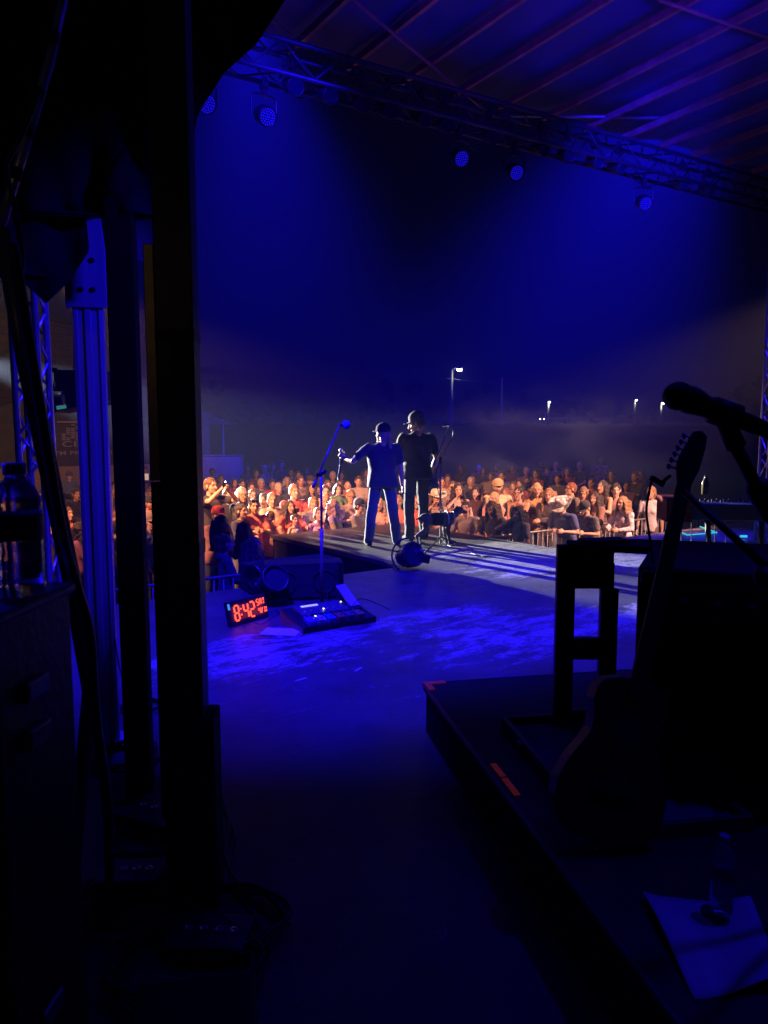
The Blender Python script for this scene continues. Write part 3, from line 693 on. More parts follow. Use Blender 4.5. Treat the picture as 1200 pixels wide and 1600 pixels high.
d = dog(); d.location = DG; d.rotation_euler = (0, 0, R(-72)); d.scale = (1.08, .98, 1.08)

# ---------------------------------------------------------------- crowd
HEART = Vector((.0, 11.0, 0))
def C(px, ytop, Y=None, H=None, label='', yaw=None, lean=0.0, dy=0.0, **kw):
    hat = kw.get('hat'); extra = .03 if hat else 0
    fac = (.95 + .80 * math.cos(lean)) / 1.75
    if Y is None:
        Y = (EYE - (GZ + H * fac)) * F / (ytop - HOR) * .995
    z = at(px, ytop, Y).z - GZ
    Hn = z / fac - extra if H is None else H
    lift = 0 if H is None else z - (H * fac + extra)
    if abs(lift) < .12: lift = 0
    head = at(px, ytop, Y); 
    y_ = face_to(head, HEART) if yaw is None else yaw
    y_ += dy
    off = Vector((-math.sin(y_), math.cos(y_), 0)) * (.72 * Hn / 1.72 * math.sin(lean))
    loc = Vector((head.x, head.y, 0)) - off; loc.z = GZ + max(0, lift)
    rel = loc - A0; a, b = rel.dot(U), rel.dot(V)
    if b < .3: loc += V * (.3 - b)
    elif -.25 < a < 2.8 and b < 3.75:
        if a > 1.3: loc += U * (2.8 - a)
        elif b > 2.6: loc += V * (3.75 - b)
        else: loc -= U * (a + .25)
    kw.setdefault('group', 'concert crowd'); kw.setdefault('vox', .012 if Y < 16 else .016)
    return person(loc, y_, Hn, lean=lean, label=label, **kw)
WH = (.75, .70, .66); BK = (.02, .02, .025); NV = (.03, .04, .10); GY = (.30, .29, .30); CO = (.75, .20, .15); RD = (.50, .06, .06); PK = (.72, .38, .34); DG_ = (.07, .08, .08)
TB = (.40, .30, .22)
FRONT = [
 # left of the runway, from near to far
 dict(px=396, ytop=842, Y=9.35, pose='fence', sex='f', hair='long', hc='dark', shirt=BK, sleeve='long', dy=.3, label='dark haired person in black nearest the stage edge, seen from behind at the runway corner'),
 dict(px=351, ytop=838, Y=9.4, pose='clasp', sex='f', hair='bun', hc='dark', shirt=NV, sleeve='hood', dy=-.3, label='dark haired person in a navy hoodie by the barrier, below the long dark hair'),
 dict(px=381, ytop=818, Y=10.2, pose='clasp', sex='f', hair='long', hc='brown', shirt=(.16, .16, .26), dy=-.2, label='long light brown haired girl seen from behind below the coral shirt'),
 dict(px=345, ytop=807, Y=10.6, pose='clap', sex='f', hair='long', hc='dark', shirt=TB, sleeve='long', dy=-.45, label='woman with long dark hair in a tan top looking right beside the red cap'),
 dict(px=343, ytop=792, Y=11.6, pose='clasp', sex='m', hair='short', hc='brown', hat='cap', hatc=RD, shirt=PK, sleeve='long', w=1.6, lean=.25, dy=-.4, label='man in a red cap and pale shirt leaning to the right'),
 dict(px=396, ytop=781, Y=12.6, pose='clap', sex='f', hair='pony', hc='dark', shirt=CO, w=1.2, glasses='top', dy=-.5, label='woman in a coral tee with sunglasses on her head'),
 dict(px=328, ytop=748, Y=13.2, pose='phone', sex='m', hair='short', hc='brown', shirt=BK, w=1.3, dy=0, label='person in a printed black shirt holding a bright phone up'),
 dict(px=355, ytop=765, Y=14.2, pose='down', sex='m', hair='short', hc='dark', shirt=BK, beard=(.12, .08, .06), label='bearded dark haired man in black behind the red cap'),
 dict(px=377, ytop=763, Y=13.6, pose='cross', sex='f', hair='bob', hc='grey', shirt=DG_, glasses=True, w=1.2, label='woman with pale shoulder length hair and glasses in grey'),
 dict(px=376, ytop=789, Y=12.4, pose='clasp', sex='f', hair='bun', hc='dark', shirt=NV, sleeve='long', label='small dark haired woman in navy between the grey and coral tops'),
 dict(px=394, ytop=766, Y=15.2, pose='down', sex='f', hair='pony', hc='brown', shirt=BK, glasses=True, label='woman in glasses and black behind the coral tee'),
 dict(px=412, ytop=772, Y=13.9, pose='down', sex='m', hair='short', hc='dark', shirt=PK, dy=-.6, head=(-.3, -.1), label='dark haired man looking down to the right behind the headband woman'),
 dict(px=425, ytop=771, Y=13.3, pose='reach', sex='f', hair='bun', hc='light', shirt=(.62, .42, .36), dy=-.35, w=1.15, label='blond woman with hair pulled back holding out a cup'),
 dict(px=459, ytop=758, Y=14.0, pose='clap', sex='m', hair='short', hc='light', shirt=(.58, .09, .08), w=1.15, label='tall short haired man in a bright red tee'),
 dict(px=422, ytop=801, Y=12.75, pose='reach', sex='m', hair='short', hc='brown', shirt=PK, dy=-.9, head=(-.2, 0), label='child in profile reaching right beside the smiling woman'),
 dict(px=452, ytop=783, Y=13.1, pose='reachl', sex='f', hair='long', hc='dark', shirt=CO, label='smiling woman with long dark hair reaching both arms around a toddler'),
 dict(px=460, ytop=808, Y=12.75, H=1.02, pose='arms', sex='m', hair='short', hc='dark', shirt=(.80, .62, .40), sleeve='tank', label='toddler in a pale vest lifted to the runway edge'),
 dict(px=489, ytop=777, Y=13.5, pose='clasp', sex='f', hair='pony', hc='light', shirt=GY, label='light haired woman in grey left of the blue microphone stand'),
 dict(px=497, ytop=795, Y=12.95, pose='down', sex='f', hair='pony', hc='brown', shirt=PK, sleeve='tank', label='girl in a pink vest with rim lit hair behind the blue stand'),
 dict(px=508, ytop=759, Y=14.3, pose='clasp', sex='m', hair='short', hc='dark', shirt=GY, beard=(.15, .1, .08), label='dark haired man behind the blue microphone stand'),
 dict(px=508, ytop=775, Y=13.5, pose='cross', sex='f', hair='long', hc='blond', shirt=(.55, .42, .36), dy=-.3, label='smiling blond woman just right of the blue stand'),
 dict(px=521, ytop=782, Y=13.1, pose='clasp', sex='f', hair='long', hc='light', shirt=(.30, .25, .24), sleeve='long', dy=1.0, label='girl with long light hair and open mouth in profile, grey sweatshirt'),
 dict(px=528, ytop=760, Y=13.9, H=1.2, pose='arms', sex='f', hair='bob', hc='dark', shirt=(.12, .22, .14), label='small dark haired child carried above the row left of the performers'),
 dict(px=548, ytop=766, Y=13.9, pose='clap', sex='f', hair='short', hc='light', shirt=(.30, .24, .24), glasses=True, w=1.1, label='smiling person in glasses left of the performer\'s legs'),
 dict(px=561, ytop=779, Y=13.3, pose='cross', sex='m', hair='short', hc='dark', hat='cap', hatc=NV, shirt=GY, sleeve='short', dy=.8, label='man in a navy cap close to the performer\'s left leg'),
 dict(px=592, ytop=779, Y=13.8, pose='clap', sex='f', hair='long', hc='blond', shirt=PK, label='blond woman framed between the performer\'s legs'),
 dict(px=622, ytop=775, Y=13.9, pose='clasp', sex='m', hair='short', hc='light', shirt=(.62, .18, .14), label='boy in a coral tee with clasped hands framed between the two performers'),
 dict(px=605, ytop=797, Y=14.3, H=1.35, pose='clap', sex='m', hair='short', hc='brown', shirt=(.6, .35, .2), label='short child behind the performer\'s right knee'),
 dict(px=650, ytop=776, Y=13.9, pose='down', sex='f', hair='long', hc='red', shirt=(.70, .12, .12), label='person in red seen through the tall performer\'s legs'),
 # right side of the runway
 dict(px=681, ytop=766, Y=14.2, pose='face', sex='f', hair='long', hc='brown', hat='cowboy', hatc=(.72, .62, .50), shirt=(.50, .42, .30), sleeve='tank', dy=.3, hatyaw=.2, label='woman in a pale cowboy hat with a hand at her face'),
 dict(px=707, ytop=753, Y=15.6, pose='down', sex='m', hair='short', hc='brown', shirt=(.25, .2, .2), dy=.2, label='man just behind the woman cupping her ear'),
 dict(px=716, ytop=756, Y=14.6, pose='face', sex='f', hair='long', hc='dark', shirt=(.70, .60, .50), sleeve='tank', dy=.55, label='dark haired woman in a pale top with a hand to her ear'),
 dict(px=706, ytop=790, Y=13.3, H=1.45, pose='clasp', sex='f', hair='bob', hc='brown', shirt=(.3, .15, .22), label='small girl in purple beside the dog'),
 dict(px=727, ytop=786, Y=12.8, pose='fence', sex='m', hair='short', hc='dark', shirt=(.34, .30, .34), lean=.35, dy=.35, head=(0, .2), label='man in a grey tee leaning on the runway with clasped hands'),
 dict(px=745, ytop=762, Y=15.2, pose='down', sex='f', hair='pony', hc='dark', shirt=(.10, .05, .06), label='woman with tied dark hair in maroon behind the leaning man'),
 dict(px=767, ytop=786, Y=12.5, pose='fence', sex='f', hair='long', hc='brown', shirt=(.05, .05, .07), w=1.25, lean=.35, head=(0, -.2), dy=.3, label='long haired woman in a printed dark tee with both arms on the runway'),
 dict(px=772, ytop=770, Y=14.0, pose='cross', sex='f', hair='bun', hc='blond', shirt=PK, label='smiling blond woman in front of the cream tee'),
 dict(px=778, ytop=749, Y=15.0, pose='down', sex='m', hair='short', hc='dark', hat='cap', hatc=(.55, .42, .22), shirt=(.74, .62, .44), w=1.3, dy=.35, beard=(.2, .13, .1), label='tall man in a tan cap and cream tee'),
 dict(px=791, ytop=763, Y=15.6, pose='down', sex='f', hair='long', hc='red', shirt=(.2, .08, .08), label='woman half hidden right of the cream tee'),
 dict(px=811, ytop=761, Y=14.3, pose='cross', sex='f', hair='bun', hc='dark', shirt=BK, sleeve='tank', glasses=True, w=1.35, label='woman in glasses and a black vest with bare shoulders'),
 dict(px=808, ytop=793, Y=12.2, pose='face', sex='f', hair='long', hc='dark', shirt=(.27, .25, .30), lean=.2, dy=.2, label='dark haired girl in grey resting her face on her hand'),
 dict(px=839, ytop=756, Y=14.5, pose='clasp', sex='f', hair='bob', hc='blond', shirt=(.60, .36, .16), sleeve='long', dy=.5, label='smiling woman with curly blond bob and patterned shirt'),
 dict(px=858, ytop=764, Y=14.1, pose='cross', sex='f', hair='long', hc='light', shirt=(.06, .05, .06), sleeve='long', dy=.4, head=(0, -.1), label='woman with straight light hair looking down in a dark top'),
 dict(px=876, ytop=780, Y=13.3, pose='fence', sex='m', hair='short', hc='brown', hat='cowboy', hatc=(.74, .68, .64), shirt=(.06, .09, .30), w=1.35, lean=.4, head=(.1, -.55), dy=.2, label='person in a blue shirt whose pale hat tips toward the camera'),
 dict(px=893, ytop=755, Y=15.0, pose='down', sex='m', hair='short', hc='red', shirt=(.16, .13, .10), glasses=True, dy=-.5, label='man in glasses and a dark checked shirt looking right'),
 dict(px=913, ytop=762, Y=15.2, pose='clap', sex='f', hair='bob', hc='light', shirt=(.3, .2, .2), head=(.3, -.3), label='light haired woman behind the dark capped man'),
 dict(px=913, ytop=784, Y=13.4, pose='fence', sex='m', hair='short', hc='dark', hat='cap', hatc=(.04, .04, .05), shirt=(.13, .13, .15), w=1.25, lean=.35, head=(.2, -.45), label='man in a black cap and charcoal tee folded over the barrier'),
 dict(px=942, ytop=752, Y=15.0, pose='clap', sex='f', hair='long', hc='dark', shirt=(.10, .06, .07), sleeve='tank', label='dark haired woman in a dark top clapping left of the hoodie'),
 dict(px=930, ytop=770, Y=14.4, pose='clap', sex='f', hair='long', hc='dark', shirt=(.25, .14, .12), sleeve='long', label='woman half hidden behind the folded man'),
 dict(px=963, ytop=757, Y=14.9, pose='down', sex='m', hair='short', hc='dark', shirt=(.28, .16, .16), dy=.6, label='man in profile looking left above the pale hoodie'),
 dict(px=972, ytop=777, Y=13.7, pose='fence', sex='f', hair='long', hc='light', shirt=(.70, .52, .62), sleeve='hood', w=1.3, lean=.15, dy=.1, label='woman in a pale pink hoodie resting her arms on the barrier'),
 dict(px=1018, ytop=761, Y=15.0, pose='down', sex='f', hair='pony', hc='light', shirt=(.66, .64, .72), dy=.3, label='slim person in a white tee standing apart by the guitar neck'),
 # second rows, left
 dict(px=378, ytop=750, Y=18.5, pose='down', hair='bun', sex='f', hc='dark', shirt=(.35, .04, .07), label='person in dark red in the second row behind the phone'),
 dict(px=345, ytop=742, Y=20, pose='clap', hc='brown', shirt=(.30, .18, .16), label='man in dusty pink behind the raised phone'),
 dict(px=366, ytop=748, Y=19, pose='down', sex='f', hair='bob', hc='dark', shirt=(.30, .03, .06), label='woman in crimson left of the pale panel post'),
 dict(px=393, ytop=755, Y=17, pose='down', hair='pony', sex='f', hc='dark', shirt=BK, label='woman in black in the second row above the glasses'),
 dict(px=426, ytop=750, Y=18, pose='cross', sex='f', hair='bun', hc='dark', shirt=(.55, .06, .08), label='woman in a red top behind the tall red tee man'),
 dict(px=435, ytop=755, Y=17, pose='cross', hair='short', hc='grey', shirt=(.03, .03, .04), label='bald looking man in black just left of the tall man'),
 dict(px=448, ytop=746, Y=19, pose='down', hair='bob', sex='f', hc='grey', shirt=(.10, .12, .18), label='grey haired person in the second row behind the tall man'),
 dict(px=485, ytop=744, Y=19, pose='cross', hat='cap', hatc=(.08, .03, .03), shirt=(.45, .35, .30), sleeve='long', w=1.3, label='man in a pale sleeved jacket left of the blue stand'),
 dict(px=487, ytop=756, Y=17, pose='clasp', sex='f', hair='long', hc='dark', shirt=BK, label='dark dressed woman below the pale sleeved jacket'),
 dict(px=512, ytop=751, Y=18, pose='down', hc='brown', shirt=(.2, .1, .1), label='man in brown behind the boom of the blue stand'),
 dict(px=530, ytop=750, Y=19, pose='down', sex='f', hair='bob', hc='brown', shirt=(.25, .12, .12), label='woman in brown under the raised microphone'),
 dict(px=543, ytop=753, Y=18, pose='clap', hair='bald', shirt=(.22, .12, .12), label='bald man in the second row under the raised microphone'),
 dict(px=414, ytop=727, Y=24, pose='cross', hc='light', hat='cap', hatc=(.4, .3, .3), shirt=(.5, .38, .34), w=1.2, label='pale dressed man standing tall behind the crowd left of centre'),
 dict(px=427, ytop=724, Y=24, pose='cross', sex='f', hair='long', hc='dark', shirt=(.3, .22, .22), label='long haired woman standing tall at the back next to the pale man'),
 dict(px=440, ytop=721, Y=24, pose='down', hc='dark', shirt=(.05, .05, .07), label='dark tall man third of the standing group at the back'),
 dict(px=466, ytop=737, Y=21, pose='down', hair='long', sex='f', hc='brown', shirt=(.3, .2, .25), label='slim woman at the back above the red tee man'),
 # seen between the posts, left
 dict(px=11, ytop=727, Y=16, H=1.9, pose='down', hc='dark', shirt=BK, w=1.3, sk=2, label='man in black standing at the far left above the water bottle'),
 dict(px=60, ytop=773, Y=13.5, pose='clasp', sex='f', hair='long', hc='light', shirt=(.2, .16, .2), label='light haired woman at the far left beside the bottle'),
 dict(px=69, ytop=765, Y=15, pose='down', sex='f', hair='bob', hc='dark', shirt=(.4, .3, .25), label='dark haired woman just behind the far left light haired one'),
 dict(px=118, ytop=764, Y=15.4, pose='clasp', sex='f', hair='bun', hc='dark', shirt=(.02, .02, .04), sleeve='long', w=1.2, label='woman in a black collared top left of the blue post'),
 dict(px=105, ytop=790, Y=13, H=1.5, pose='lap', hc='brown', shirt=CO, w=1.3, label='person in coral bending beside the leaning pole'),
 dict(px=108, ytop=737, Y=22, pose='down', hc='dark', shirt=(.12, .14, .22), hat='cap', hatc=(.1, .1, .1), label='crew member at the mixing desk under the banner'),
 dict(px=180, ytop=765, Y=14.8, pose='cross', sex='f', hair='long', hc='brown', shirt=(.45, .22, .18), label='woman seen in the gap between the blue and black posts'),
 dict(px=178, ytop=752, Y=18, pose='down', hc='dark', shirt=(.2, .12, .12), label='dark haired man higher in the gap between the posts'),
 dict(px=184, ytop=815, Y=10.8, pose='lap', hc='dark', shirt=(.03, .03, .06), w=1.3, label='dark clothed person low in the gap between the posts'),
 dict(px=232, ytop=775, Y=13.6, pose='clasp', hc='red', hair='short', hat='truckercap', hatc=(.04, .04, .05), shirt=(.78, .42, .30), w=1.5, head=(0, .15), beard=(.45, .18, .10), label='bearded man in a black cap and peach tee in the gap before the thick post'),
 dict(px=228, ytop=752, Y=18, pose='down', hc='dark', sk=4, shirt=(.6, .5, .45), label='dark skinned man in a pale tee above the bearded man'),
 dict(px=236, ytop=762, Y=16, pose='down', hc='dark', sk=4, shirt=(.25, .12, .12), label='dark skinned person just over the bearded man\'s cap'),
 dict(px=226, ytop=730, Y=24, pose='clasp', hc='dark', shirt=BK, label='operator behind the small screen between the posts'),
 dict(px=238, ytop=803, Y=11.2, pose='lap', hc='brown', hat='cap', hatc=(.35, .28, .26), shirt=(.07, .10, .35), sleeve='long', w=1.4, lean=.5, dy=-.9, label='person in a grey cap and blue shirt bending forward near the barrier'),
 dict(px=124, ytop=818, Y=10.8, pose='fence', sex='f', hair='long', hc='dark', shirt=(.55, .22, .38), sleeve='long', label='long dark haired person in pink left of the blue post'),
 dict(px=170, ytop=835, Y=9.9, pose='lap', hc='dark', shirt=(.05, .05, .2), sleeve='hood', lean=.3, label='hooded person crouched low right of the blue post'),
 # right, dim rows
 dict(px=938, ytop=714, Y=27, pose='clap', hc='brown', shirt=(.40, .28, .26), w=1.3, label='figure in a pale jacket standing high at the back right'),
 dict(px=700, ytop=742, Y=20, pose='down', hc='brown', shirt=(.3, .1, .12), label='dim man in dark red just right of the microphone stand pole'),
 dict(px=740, ytop=742, Y=20, pose='down', hc='dark', shirt=(.1, .1, .15), label='dim man in the back row above the maroon woman'),
 dict(px=812, ytop=750, Y=18, pose='down', sex='f', hair='long', hc='dark', shirt=(.2, .05, .06), label='dim long haired woman behind the glasses and black vest'),
 dict(px=925, ytop=748, Y=18, pose='down', hc='brown', shirt=(.35, .05, .06), label='dim man in red behind the clapping dark haired woman'),
 dict(px=980, ytop=753, Y=18, pose='cross', hc='dark', shirt=(.16, .10, .14), label='dim man at the right end of the back row'),
]
HELD = {}
for i, k in enumerate(FRONT):
    k = dict(k); k.setdefault('sk', [0, 3, 1, 0, 3, 1][i % 6]); k.setdefault('head', (rnd.uniform(-.2, .2), rnd.uniform(-.08, .1)))
    k['pants'] = rnd.choice([(.05, .07, .14), (.02, .02, .025), (.12, .14, .2), (.16, .13, .09)])
    o, info = C(**k); HELD[k['px'], k['ytop']] = info
# dim back rows that nothing tells apart
pool = []
for j in range(5):
    o, _ = C(px=700, ytop=740, Y=20, label='x', sex='mf'[j % 2], hair=['short', 'long', 'short', 'bob', 'short'][j], hc=['dark', 'brown', 'grey', 'dark', 'brown'][j], pose=['down', 'cross', 'clasp', 'clap', 'cross'][j], shirt=(.2, .2, .22), vox=.018)
    pool.append(o)
lab = 'dim figure standing in the dark rows at the back of the crowd'
used = set()
for j in range(34):
    src = pool[j % 5]
    px = [560, 572, 735, 755, 768, 784, 800, 822, 838, 855, 872, 886, 905, 955, 992, 690, 720, 748, 776, 802, 824, 845, 868, 400, 470, 455, 500, 520, 388, 332, 480, 1000, 408, 535][j]
    Y = [18, 21, 19, 23, 21, 19, 24, 22, 20, 23, 19, 21, 24, 20, 19, 18, 24, 26, 25, 18, 20, 26, 24, 21, 18, 22, 22, 20, 23, 22, 24, 23, 18, 22][j]
    o = src if src not in used else copy_tree(src); used.add(src)
    p = at(px, 760, Y); o.location = (p.x, p.y, GZ); o.rotation_euler = (0, 0, face_to(p, HEART, rnd.uniform(-.3, .3))); s = rnd.uniform(.93, 1.05); o.scale = (s, s, s)
    o['label'] = lab; o['category'] = 'person'; o['group'] = 'dim back rows of the crowd'
    cc = cloth(rnd.choice([(.05, .05, .07), (.22, .16, .16), (.35, .3, .3), (.25, .06, .07), (.12, .14, .2)]))
    for c in kids(o):
        if c.name.startswith('shirt'): c.material_slots[0].link = 'OBJECT'; c.material_slots[0].material = cc
# phones and cup held up
def phone(p, yaw, lit, lab):
    r = empty('phone', p, yaw, lab, 'phone')
    q = MB(); q.box((0, 0, 0), (.072, .009, .148)); q.build('case', black_paint, r, bevel=.006)
    q = MB(); q.box((0, -.0055, 0), (.066, .002, .140)); q.build('screen', mat('phone_screen', (.1, .1, .1), .2, emit=(.5, .55, .6), es=.25), r)
    if lit: q = MB(); q.ell((-.02, .008, .05), (.008, .004, .008), None, 10, 6); q.build('flash', mat('phone_flash', (1, 1, 1), .3, emit=(1, .95, .85), es=60), r)
i = HELD[328, 748]; mid = (i['wr'][1] + i['wr'][-1]) / 2
phone(mid + Vector((.0, -.06, .09)), face_to(mid, HEART), True, 'phone with its flash shining, held up at the left edge of the crowd')
i = HELD[425, 771]; w = i['wr'][1]; c = empty('cup', w + Vector((.02, -.05, .08)), 0, 'white cup held out by the blond woman with pulled back hair', 'cup')
q = MB(); q.lathe((0, 0, 0), [(.028, -.06), (.038, .05), (.036, .05), (.027, -.055)], 14); q.build('wall', mat('white_plastic', (.8, .8, .78), .4), c, True); q = MB(); q.lathe((0, 0, .05), [(.04, 0), (.04, .008), (.0, .010)], 14); q.build('lid', mat('blue_plastic', (.2, .4, .6), .4), c, True)
i = HELD[459, 758]; w = i['wr'][1]; phone(w + Vector((0, -.05, .07)), face_to(w, HEART), False, 'dark phone held at the chest of the red tee man')
# ---------------------------------------------------------------- gear on the stage
def local(o, p): return Vector(p) - o.location
# left microphone stand with a blue foam ball
b = flr(503, 951); Yb = b.y; ms = empty('microphone_stand', b, 0, 'tall blue lit boom microphone stand with a blue foam ball behind the pedalboard', 'microphone stand')
top = at(502, 742, Yb) - b; q = MB(); q.tube([(0, 0, .02), top * .6], .016, 10); q.tube([top * .55, top + Vector((0, 0, .02))], .0115, 10); q.build('pole', mat('dark_stand', (.16, .16, .18), .4, .4), ms, True)
q = MB(); q.lathe((0, 0, 0), [(.14, 0), (.14, .012), (.12, .02), (.03, .028), (.02, .05)], 24); q.build('base', black_paint, ms, True)
e1_ = at(489, 762, Yb + .05) - b; e2_ = at(531, 664, Yb + .3) - b; q = MB(); q.tube([e1_, e2_], .008, 8); q.tube([e1_, e1_.lerp(e2_, .12)], .014, 8); q.build('boom', mat('dark_stand', (.16, .16, .18), .4, .4), ms, True)
q = MB(); q.cap(top + Vector((-.03, 0, .0)), top + Vector((.03, 0, .03)), .02, .02); q.build('clutch', black_paint, ms, True)
mp = at(541, 664, Yb + .33) - b; q = MB(); q.tube([e2_, mp], [.012, .014], 10); q.build('microphone_body', black_paint, ms, True)
q = MB(); q.ell(mp, (.038, .038, .040), None, 16, 12); q.build('foam_ball', mat('blue_foam', (.12, .16, .85), .95, 0, .1, 60, .5), ms, True)
cab = mat('cable_jacket', (.02, .02, .024), .45, 0, .1, 10)
def cable(pts, r=.004, lab=None, grp=None, k=7, m=None, name='cable'):
    q = MB(); q.tube(smooth_curve(pts, k), r, 6); o = q.build(name, m or cab, None, True)
    return tag(o, lab, 'cable', grp)
# right stand on the runway
b = flr(688, 850); ms = empty('microphone_stand', b, 0, 'silver boom microphone stand rim lit white on the runway beside the dog', 'microphone stand')
Yb = b.y; top = at(688, 722, Yb) - b; silver = mat('silver_stand', (.75, .75, .75), .3, .8, .1, 20)
q = MB(); q.tube([(0, 0, .0), top], .013, 10); q.build('pole', silver, ms, True)
lo = at(678, 728, Yb - .1) - b; hi = at(702, 665, Yb + .2) - b; q = MB(); q.tube([lo, hi], .010, 8); q.cap(lo, lo.lerp(hi, .1), .018, .018); q.build('boom', silver, ms, True)
q = MB(); q.cap(top, top + Vector((0, 0, .06)), .022, .018); q.build('clutch', black_paint, ms, True)
for tg_ in (flr(661, 868), flr(712, 848), flr(690, 842)):
    q = MB(); q.tube([(0, 0, .10), (tg_ - b) + Vector((0, 0, .012))], .011, 8); q.build('leg', black_paint, ms, True)
q = MB(); q.tube([hi + Vector((-.10, 0, -.005)), hi + Vector((.03, 0, .012))], [.022, .012], 12); q.build('microphone', silver, ms, True)
cable([hi + b, hi + b + Vector((.05, .02, -.15)), lo + b + Vector((.03, 0, -.1)), b + Vector((.03, .02, .5)), b + Vector((.05, 0, .03)), flr(760, 872) + Vector((0, 0, .01))], .005, 'microphone cable running down the silver stand to the deck')

# round black lamp with its yoke lying at the runway's root
b = flr(640, 889); fx = empty('stage_light', b, 0, 'round black stage light with a yoke lying at the root of the runway', 'stage light')
c = Vector((0, 0, .165)); M = Euler((R(74), 0, R(38))).to_matrix()
q = MB(); q.lathe(c, [(.05, -.16), (.11, -.14), (.135, -.06), (.145, .03), (.150, .05), (.150, .085), (.13, .09), (.125, .07)], 28, M); q.build('housing', black_paint, fx, True)
q = MB()
for k in range(12):
    a = 2 * math.pi * k / 12; p = c + M @ Vector((.137 * math.cos(a), .137 * math.sin(a), -.04)); q.box(p, (.012, .012, .10), M)
q.build('cooling_fins', black_matte, fx)
q = MB(); q.lathe(c, [(0, .072), (.125, .074)], 24, M); q.build('lens', mat('dark_glass', (.03, .03, .05), .12), fx)
q = MB(); q.tube([c + Vector((-.19 * math.cos(a) - .02, -.02 + .03 * math.sin(a), .20 * math.sin(a) - .0)) for a in [R(-70 + 10 * i) for i in range(17)]], .011, 8); q.build('yoke', black_paint, fx, True)
q = MB(); q.box(c + Vector((.17, .03, -.04)), (.12, .11, .10), (.1, .2, .4)); q.build('connector_box', black_matte, fx, bevel=.01)
q = MB(); q.box(c + Vector((.14, -.02, .065)), (.05, .04, .03), (0, .3, .3)); q.build('clamp', alu, fx, bevel=.005)
cable([b + Vector((-.17, -.02, .15)), b + Vector((-.20, -.06, .04)), b + Vector((-.15, -.14, .006)), b + Vector((-.02, -.22, .006)), b + Vector((.1, -.1, .006))], .005, 'short cable drooping from the round stage light')

# wedge monitor and lamps beside the runway
b = flr(468, 940); b.y += .28
mon = empty('floor_monitor', b, STROT - R(24), 'black loudspeaker box standing behind the pedalboard at the stage edge', 'loudspeaker')
q = MB(); q.prism([(-.22, 0), (.22, 0), (.22, .12), (.05, .36), (-.22, .36)], (0, 0, 0), (0, 1, 0), (0, 0, 1), .76); q.build('cabinet', black_paint, mon, bevel=.012)
q = MB(); q.box((0, -.228, .18), (.70, .010, .30)); q.build('grille', mat('steel_mesh', (.05, .05, .055), .5, .3, .4, 160, .6), mon)
for x in (-.19, .19):
    q = MB(); q.tube([(x + .11 * math.cos(a), -.236, .18 + .11 * math.sin(a)) for a in [2 * math.pi * k / 24 for k in range(25)]], .006, 6); q.build('speaker_ring', black_paint, mon, True)
q = MB(); q.tube([(-.385, 0, .15), (-.41, 0, .18), (-.41, 0, .26), (-.385, 0, .29)], .01, 6); q.build('handle', black_paint, mon, True)
# big dark subwoofer against the runway side
b = flr(455, 918) + V * .25; sub = empty('subwoofer', b + Vector((-.28, .42, 0)) , STROT, 'large plain black box on the stage edge behind the floor lamps', 'loudspeaker')
sub.location = S(-1.72, -.30, 0)
q = MB(); q.box((0, 0, .15), (.98, .40, .28)); q.build('cabinet', black_matte, sub, bevel=.01)
q = MB(); q.box((0, -.207, .15), (.92, .012, .22)); q.build('grille', black_cloth, sub)
def floor_lamp(p, rz, tilt, lab):
    r = empty('floor_lamp', p, rz, lab, 'stage light', 'lamps heaped by the clock')
    q = MB(); q.box((0, 0, .03), (.26, .20, .055)); q.build('base', black_paint, r, bevel=.012)
    q = MB(); q.tube([(-.15, 0, .05), (-.16, 0, .18), (-.15, 0, .22)], .016, 8); q.tube([(.15, 0, .05), (.16, 0, .18), (.15, 0, .22)], .016, 8); q.build('yoke', black_paint, r, True)
    M = Euler((tilt, 0, 0)).to_matrix()
    q = MB(); q.lathe((0, 0, .21), [(.07, -.15), (.105, -.12), (.12, -.02), (.125, .08), (.135, .09), (.135, .13), (.115, .13), (.11, .10)], 22, M); h = q.build('housing', black_paint, r, True)
    q = MB(); q.lathe((0, 0, .21), [(0, .105), (.11, .107)], 20, M); q.build('lens', mat('dark_glass', (.03, .03, .05), .12), h)
    q = MB()
    for k in range(5): q.tube([Vector((0, 0, .21)) + M @ Vector((.124 * math.cos(a), .124 * math.sin(a), -.08 + .03 * k)) for a in [2 * math.pi * i / 20 for i in range(21)]], .004, 5)
    q.build('cooling_fins', black_matte, h)
floor_lamp(flr(423, 948) + Vector((0, .1, 0)), .5, R(60), 'black stage lamp tipped toward the pedalboard, nearer of the two by the clock')
floor_lamp(flr(408, 938) + Vector((-.02, .28, 0)), -.7, R(100), 'black stage lamp lying behind the other one by the clock')
cable([flr(430, 960) + Vector((0, .1, .01)), flr(452, 975) + Vector((0, .1, .006)), flr(500, 967) + Vector((0, .15, .02)), flr(512, 925) + Vector((0, .1, .12)), flr(498, 905) + Vector((0, .1, .2))], .006, 'loose cable looping in front of the loudspeaker box')

